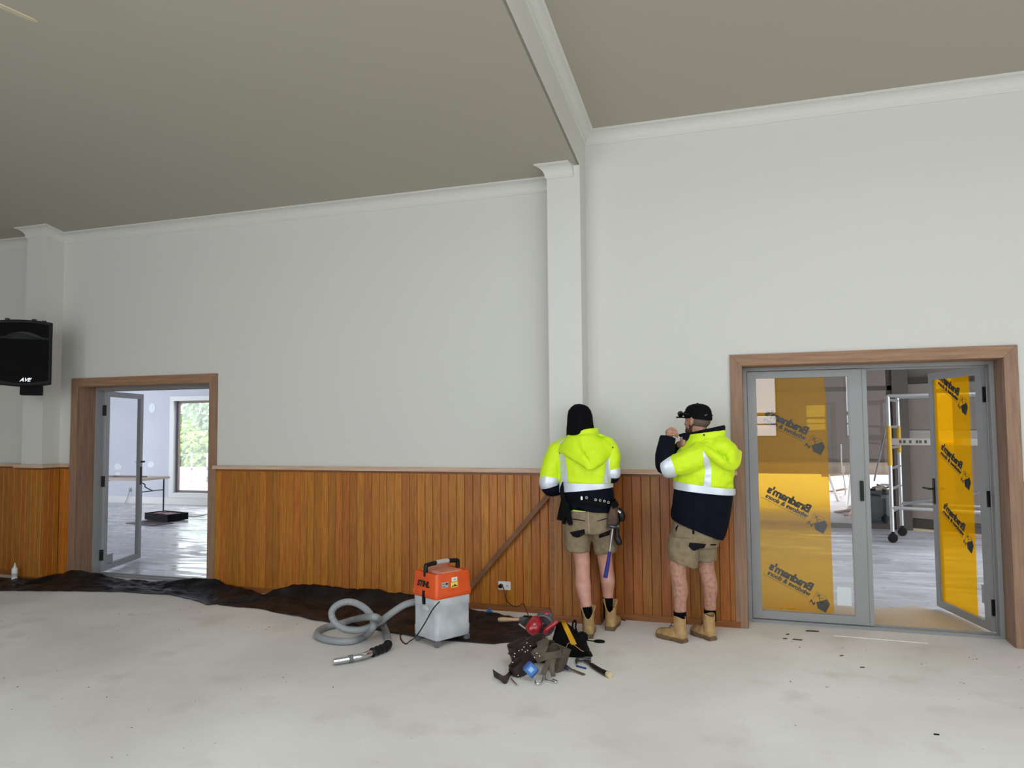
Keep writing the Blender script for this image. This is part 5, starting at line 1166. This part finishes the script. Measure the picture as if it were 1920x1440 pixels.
# black and yellow soft bag
bg_ = empty('tool_bag', F4(1250, 830)); tag(bg_, 'slumped black tool bag with a yellow panel beside the tool heap', 'bag')
mb = MB()
ground_ = [F4(990, 650, .0), F4(1110, 800, .0), F4(1180, 850, .0), F4(1490, 845, .0), F4(1440, 740, 0), F4(1400, 640, .0), F4(1230, 560, .0)]
ridge = [A4(1040, 430, -.93), A4(1085, 560, -1.0), A4(1190, 720, -1.12), A4(1400, 770, -1.18), A4(1380, 690, -1.08), A4(1320, 570, -.98), A4(1140, 400, -.88)]
mb.rings([ground_, [g_.lerp(r_, .55) * 1 for g_, r_ in zip(ground_, ridge)], ridge, [r_.lerp(sum(ridge, Vector()) / 7, .5) + Vector((0, 0, .004)) for r_ in ridge]])
me = remesh(mb, .008, 5, 'bag'); wrinkle(me, .006, 15); bgo = keep(mob('bag_body', me, 'bag_black'), bg_); bv = bvh_of(bgo)
o = patch_on(bv, (cr4(1090, 400), cr4(1150, 405), cr4(1290, 690), cr4(1225, 700)), -1.05, 'yellow_panel', 'bag_yellow', None, off=.004, res=16); keep(o, bg_)
def on_bag(l): 
    out = []
    for x, y in l:
        h = bv.ray_cast(CAM, ray(*cr4(x, y)).normalized()); out.append((h[0] if h[0] else A4(x, y, -1.05)) - Vector((0, .004, -.002)))
    return out
tpart2(bg_, 'piping', MB().tube(catmull(on_bag([(1115, 790), (1165, 730), (1190, 680), (1240, 690), (1310, 740), (1360, 775), (1415, 770)]), 5), .0022, 6), mat('piping_tan', (196, 156, 84), .7), smooth=True)
tpart2(bg_, 'carry_loop', MB().tube(catmull([A4(1245, 540, -.98), A4(1240, 450, -.96), A4(1262, 405, -.96), A4(1280, 430, -.96), A4(1275, 490, -.97), A4(1300, 560, -.98)], 5), .007, 8), 'bag_black', smooth=True)
tpart2(bg_, 'side_flap', MB().prism([A4(1290, 560, -1.0), A4(1370, 550, -.98), A4(1420, 620, -.98), A4(1400, 680, -1.0), A4(1330, 640, -1.02)], (0, .05, .0)), 'bag_black', bevel=.01)
# pale wooden handle
hw0, hw1 = F4(345, 395, .05), F4(640, 395, .06); wh = empty('mallet', hw0); tag(wh, 'wooden-handled brush lying on the drop sheet behind the tools', 'brush')
tpart2(wh, 'handle', MB().tube(catmull([hw0, hw0.lerp(hw1, .25), hw0.lerp(hw1, .6), hw1], 5), [.012, .016, .018, .019, .019, .019, .018, .017, .016, .015, .014, .014, .013, .013, .012, .012], 12), 'wood_pale', smooth=True); tpart2(wh, 'bristles', MB().box(-.03, .05, -.03, .03, -.03, .03).xf(Matrix.Translation(hw1 + Vector((.03, 0, .0)))), 'black_matte', bevel=.006)
wh.name = 'hand_brush'
# claw hammer on the floor
ham = empty('claw_hammer', F4(1400, 900)); tag(ham, 'black-handled claw hammer lying on the concrete by the tool heap', 'hammer')
tpart2(ham, 'head', MB().tube(catmull([F4(1285, 920, .015), F4(1290, 880, .022), F4(1340, 872, .022), F4(1400, 875, .02), F4(1460, 878, .02)], 5), [.004, .006, .008, .01, .011, .012, .013, .013, .014, .014, .014, .014, .013, .012, .012, .012, .012, .014, .016, .017, .017], 12), 'steel_dark', smooth=True)
tpart2(ham, 'neck', MB().tube([F4(1385, 885, .018), F4(1480, 950, .015)], [.01, .009], 10), 'steel_dark', smooth=True); tpart2(ham, 'grip', MB().tube(catmull([F4(1460, 935, .016), F4(1560, 1000, .016), F4(1660, 1050, .018)], 5), [.013, .0145, .015, .0155, .016, .016, .0165, .017, .0175, .018, .018], 12), 'black_plastic', smooth=True); tpart2(ham, 'grip_end', MB().tube([F4(1655, 1047, .018), F4(1690, 1063, .018)], [.0185, .019], 12), mat('grip_tan', (200, 184, 140), .6), smooth=True)
o = tag(MB().tube([F4(1285, 950, .006), F4(1400, 980, .006)], .006, 8).build('pencil', 'tape_navy', None, smooth=True), 'short dark blue pencil lying under the hammer head', 'pencil')
# chisel
ch = empty('wood_chisel', F4(1230, 1000)); tag(ch, 'dark-handled wood chisel with a brown steel blade pointing right', 'chisel')
tpart2(ch, 'handle', MB().tube(catmull([F4(1110, 935, .03), F4(1150, 962, .026), F4(1200, 985, .02)], 4), [.016, .016, .017, .017, .016, .015, .014, .012, .009], 12), mat('chisel_navy', (30, 28, 60), .4), smooth=True); tpart2(ch, 'ferrule', MB().tube([F4(1192, 980, .02), F4(1220, 993, .018)], [.011, .008], 10), 'chrome', smooth=True)
a_, b_ = F4(1215, 990, .012), F4(1375, 1060, .004); s_ = (b_ - a_).cross(Vector((0, 0, 1))).normalized() * .012
tpart2(ch, 'blade', MB().prism([a_ - s_ * .6, a_ + s_ * .6, b_ + s_ * .7, b_ - s_ * 1.2], (0, 0, .004)), mat('chisel_blade', (104, 84, 68), .5, metal=.4))
o = MB().lathe([(.03, 0), (.042, .003), (.042, .01), (.03, .013)], 20).build('rubber_disc', 'black_matte', None, smooth=True); o.location = F4(1560, 665, .0); o.scale = (1, .8, 1); tag(o, 'small flat black rubber disc on the concrete beside the tan boot', 'disc')
o = MB().tube([F4(1395, 640, .004), F4(1505, 655, .004)], .004, 6).build('rubber_strap', 'black_matte', None); tag(o, 'thin black strap lying beside the rubber disc', 'strap')
o = MB().box(-.03, .03, -.012, .012, 0, .02).box(-.008, .012, -.02, .02, .018, .04).build('spring_clamp', 'tape_blue', None, bevel=.004); o.location = F4(238, 320, .03); tag(o, 'small blue plastic clamp sitting on the drop sheet behind the vacuum', 'clamp')
# crumbs and splinters strewn over the slab
cb = MB(); rc = random.Random(11)
for i in range(420):
    x, y = rc.uniform(-6.5, 2.2), -.3 - 3.9 * rc.random() ** 1.6; s = rc.uniform(.0015, .0045) * (1.6 if rc.random() < .1 else 1); a = rc.uniform(0, PI); cxx, syy = math.cos(a) * s * 1.7, math.sin(a) * s * 1.7
    if -2.9 < x < .1 and y > -1.85: continue
    cb.prism([(x - cxx, y - syy, 0), (x + syy * .5, y - cxx * .5, 0), (x + cxx, y + syy, 0), (x - syy * .5, y + cxx * .5, 0)], (0, 0, s * .6))
o = cb.build('floor_crumbs', mat('crumb', (206, 200, 190), .9, col2=(110, 92, 76), vscale=.9, lo=.5, hi=.55)); tag(o, 'tiny pale plaster crumbs and splinters strewn over the slab', 'debris', kind='stuff')
for i, (u, v, L_, a, m_) in enumerate(((1523, 1184, .05, .1, 'leather_brown'), (1495, 1200, .035, .0, 'leather_brown'), (1477, 1190, .016, .8, 'leather_dark'), (1472, 1198, .018, .3, 'leather_dark'), (1578, 1230, .014, .3, 'leather_brown'), (1617, 1252, .016, .2, 'leather_brown'), (1168, 1163, .03, -.6, 'leather_brown'), (1756, 1378, .014, 0, 'black_matte'))):
    p = fl(u, v); o = MB().prism([(-L_, -L_ * .2, 0), (L_ * .8, -L_ * .25, 0), (L_, L_ * .15, 0), (-L_ * .7, L_ * .3, 0)], (0, 0, .006)).build('wood_splinter', m_); o.location = p; o.rotation_euler = (0, 0, a)
    tag(o, ['brown bark-like splinter against the right door sill', 'flat brown splinter just inside the right door sill', 'small dark splinter left of the door sill', 'darker crumb of wood below the small splinter', 'lone brown wood crumb on the right floor', 'brown wood speck farther right on the floor', 'splinter near the right tan boot of the beanie worker', 'black speck alone at the lower right of the floor'][i], 'wood splinter', 'splinters on the concrete floor')
o = MB().box(-.32, .32, -.006, .006, 0, .003).build('chalk_mark', 'sticker_white'); o.location = fl(1650, 1199); o.rotation_euler = (0, 0, -.03); tag(o, 'thin white plaster streak on the floor before the right sill', 'plaster streak')
# ------------------------------------------------------------------ things in the rooms behind
# --- mobile scaffold
def gnd(u, v): return fl(u, v)
sA, sB = Vector((1.70, 4.96, 0)), Vector((1.93, 5.66, 0)); sd_ = Vector((.95, -.30, 0)).normalized() * 1.75
scf = empty('mobile_scaffold', sA); tag(scf, 'aluminium mobile scaffold on black casters in the right room', 'scaffold')
def sc(n, mb, m, **kw): return tpart2(scf, n, mb, m, **kw)
mat('tape_yellow', (206, 158, 30), .5); HT = at(1672, 741, 4.96).z
for base in (sA, sB, sA + sd_, sB + sd_):
    sc('standard', MB().tube([base + Vector((0, 0, .14)), base + Vector((0, 0, HT))], .026, 12), 'galv', smooth=True)
    sc('caster', MB().lathe([(.02, -.02), (.06, -.018), (.065, 0), (.06, .018), (.02, .02)], 16, (base.x, base.y, .065), 'y').box(base.x - .02, base.x + .02, base.y - .03, base.y + .03, .09, .15), 'black_plastic', smooth=True)
for a, b_ in ((sA, sB), (sA + sd_, sB + sd_)):
    for z in (.42, .72, 1.0, 1.28, 1.56, HT - .06): sc('rung', MB().tube([a + Vector((0, 0, z)), b_ + Vector((0, 0, z))], .02, 10), 'galv', smooth=True)
for base in (sA, sB): sc('padding', MB().tube([base + Vector((0, 0, HT - .42)), base + Vector((0, 0, HT - .95 if base is sA else HT - .8))], .031, 12), 'tape_yellow', smooth=True)
z1 = at(1672, 828, 4.96).z; z2 = at(1679, 952, 4.96).z
for base, z, m_ in ((sA, HT - .01, 'galv'), (sB, HT - .01, 'galv'), (sA, z2, 'galv'), (sB, z2, 'galv'), (sB, z1, 'galv')): sc('ledger', MB().tube([base + Vector((0, 0, z)), base + sd_ + Vector((0, 0, z))], .024, 10), m_, smooth=True)
pz = sA + Vector((0, 0, z1)); led = MB().box(-.04, 1.75, -.012, .012, -.045, .045).xf(Matrix.Translation(pz) @ Matrix.Rotation(math.atan2(sd_.y, sd_.x), 4, 'Z')); sc('guard_board', led, 'galv', bevel=.004)
mk = MB()
for x in (.12, .17, .24, .32, .36, .42): mk.box(x, x + .03, -.0135, -.012, -.02, .02)
mk.box(.56, .6, -.0135, -.012, -.035, .035); mk.xf(Matrix.Translation(pz) @ Matrix.Rotation(math.atan2(sd_.y, sd_.x), 4, 'Z')); sc('board_marks', mk, 'saw_grey'); sc('yellow_mark', MB().box(.64, .86, -.014, -.012, -.044, .044).xf(Matrix.Translation(pz) @ Matrix.Rotation(math.atan2(sd_.y, sd_.x), 4, 'Z')), 'tape_yellow')
sc('diagonal_brace', MB().tube([sB + Vector((0, 0, z2 - .02)), sA + sd_ + Vector((0, 0, z2 + .42))], .022, 10), 'galv', smooth=True)

# --- rubbish bin beyond the partition, broom standing in it
bc = Vector((1.79, 6.86, -.06)); bz = at(1645, 984, 6.75); bn_ = empty('rubbish_bin', bc); tag(bn_, 'tall dark navy rubbish bin full of offcuts behind the partition', 'rubbish bin')
hb3 = at(1645, 918, 6.86).z + .06
MB().lathe([(.165, 0), (.17, .01), (.2, hb3 - .06), (.215, hb3 - .05), (.22, hb3), (.205, hb3), (.195, hb3 - .08), (.16, .05)], 28).build('bin_body', mat('bin_navy', (8, 11, 20), .4, spec=.35), bn_, smooth=True); MB().box(.02, .12, -.215, -.2, hb3 - .12, hb3 - .07).build('bin_label', 'label_grey', bn_)
rc = random.Random(2)
for i in range(9):
    a = rc.uniform(0, 6.28); r_ = rc.uniform(.02, .12); o = MB().box(-.07, .07, -.03, .03, -.012, .012).build('rubbish', ['wood_pale', 'paper', 'leather_dark', 'bin_navy'][i % 4], bn_, bevel=.003); o.location = (r_ * math.cos(a), r_ * math.sin(a), hb3 + rc.uniform(.0, .05)); o.rotation_euler = (rc.uniform(-.6, .6), rc.uniform(-.6, .6), a)
pk = MB().tube([at(1639, 902, 6.78), at(1668, 770, 6.72)], .013, 10); o = pk.build('broom', 'label_grey', None, smooth=True); tag(o, 'pale grey broom handle leaning out of the rubbish bin', 'broom')
# --- sawhorse and offcuts outside
sh_ = empty('sawhorse', fl(1560, 935)); tag(sh_, 'white-legged sawhorse standing outside beyond the partition', 'sawhorse')
for p_, q_ in (((1552, 910), (1571, 938)), ((1590, 905), (1602, 925)), ((1596, 905), (1590, 950))):
    tpart2(sh_, 'leg', MB().tube([at(p_[0], p_[1] - 22, 10.2), fl(q_[0], q_[1], -.05)], .03, 8), 'white_plastic', smooth=True)
tpart2(sh_, 'beam', MB().tube([at(1540, 890, 10.3), at(1612, 884, 10.3)], .05, 6), 'wood_pale')
rc = random.Random(4)
labs = ['largest tan timber offcut outside near the sawhorse leg', 'tan timber offcut crossing the big one outside', 'short brown offcut leaning on the outdoor pile', 'pale offcut at the foot of the outdoor pile', 'thin brown offcut sticking out of the outdoor pile', 'dark folded board outside below the hanging cord']
for i, (u, v) in enumerate(((1592, 958), (1596, 968), (1584, 962), (1602, 971), (1606, 962), (1572, 925))):
    p = fl(u, v, -.05); o = MB().box(-.22, .22, -.05, .05, 0, .03).build('timber_offcut', ['strip_timber', 'cap_timber', 'arch_timber'][i % 3], None, bevel=.004); o.location = p + Vector((0, 0, .02 * i * .6)); o.rotation_euler = (rc.uniform(-.2, .2), rc.uniform(-.35, .35), rc.uniform(0, 3)); tag(o, labs[i], 'timber offcut', 'timber offcuts outside')
cdp = at(1577, 833, 9.4); o = MB().tube(catmull([cdp, at(1578, 870, 9.35), at(1581, 890, 9.35), at(1585, 925, 9.3), fl(1575, 930, -.05)], 5), .012, 6).box(at(1581, 880, 9.35).x - .03, at(1581, 880, 9.35).x + .03, 9.32, 9.38, at(1581, 880, 9.35).z - .06, at(1581, 880, 9.35).z + .06).build('hanging_cord', 'white_plastic', None, smooth=True); tag(o, 'white cord hanging in front of the brown blind', 'cord')
# steps outside to the right of the bin
stp = empty('outdoor_steps', Vector((2.05, 8.2, -.06))); tag(stp, 'low stack of pale steel slats outside to the right of the bin', 'steps')
for i in range(6): MB().box(0, 1.2, .12 * i * .3, .12 * i * .3 + .05, .11 * i, .11 * i + .05).build('slat', 'galv', stp)
# --- left room: trestle table with offcuts, tool tray, loose boards
tz = at(288, 895, 5.3).z; tx1 = at(293, 895, 5.3).x; tbl = empty('trestle_table', (tx1 - .8, 5.3, 0)); tag(tbl, 'folding table with pale top and thin black legs in the left room', 'table')
MB().box(-.9, .8, -.36, .36, tz - .045, tz).build('table_top', mat('table_tan', (176, 160, 146), .6), tbl, bevel=.006)
for sx in (-.72, .72):
    for sy in (-.28, .28): MB().tube([(sx, sy, 0), (sx, sy, tz - .045)], .014, 8).build('leg', 'black_plastic', tbl)
    MB().tube([(sx, -.28, tz * .62), (sx, .28, tz * .62)], .01, 8).build('cross_bar', 'black_plastic', tbl); MB().tube(catmull([(sx, 0, tz * .62), (sx * .75, 0, tz * .72), (sx * .72, 0, tz * .8), (sx * .4, 0, tz - .05)], 4), .011, 8).build('brace', 'black_plastic', tbl)
for i, (dx, L_, m_) in enumerate(((-.35, .5, 'strip_timber'), (.2, .8, 'strip_timber'), (-.6, .2, 'leather_brown'))):
    o = MB().box(-L_ / 2, L_ / 2, -.03, .03, 0, .025).build('timber_offcut', m_, None); o.location = (tx1 - .8 + dx, 5.2 + .05 * i, tz + .001); o.rotation_euler = (0, 0, .1 * i - .1); tag(o, ['brown batten on the left room table', 'long thin batten on the left room table', 'short dark block on the left room table'][i], 'timber offcut', 'timber pieces on the left room table')
pt_ = fl(300, 977); ty = empty('tool_case', (pt_.x, pt_.y + .15, .012), -.25); tag(ty, 'open black tool case with red contents on the left room floor', 'tool case')
MB().box(-.34, .34, -.2, .2, 0, .03).box(-.34, .34, -.2, -.17, .03, .12).box(-.34, .34, .17, .2, .03, .12).box(-.34, -.31, -.17, .17, .03, .12).box(.31, .34, -.17, .17, .03, .12).build('case_shell', 'black_matte', ty)
for i in range(4): MB().box(-.28 + .15 * i, -.16 + .15 * i, -.14, .14, .03, .11).build('insert', ['saw_red', 'leather_dark', 'saw_red', 'saw_grey'][i], ty, bevel=.01)
for u, v, a, lab in ((272, 983, -.25, 'thin dark board lying under the open tool case'), (350, 968, .1, 'thin grey board lying right of the tool case')):
    p = fl(u, v); o = MB().box(-.38 if a < 0 else -.22, .38 if a < 0 else .22, -.2, .2, 0, .01).build('loose_board', 'saw_grey' if a > 0 else 'leather_dark', None, bevel=.002); o.location = (p.x, p.y + .1, 0); o.rotation_euler = (0, 0, a); tag(o, lab, 'board', 'loose boards on the left room floor')
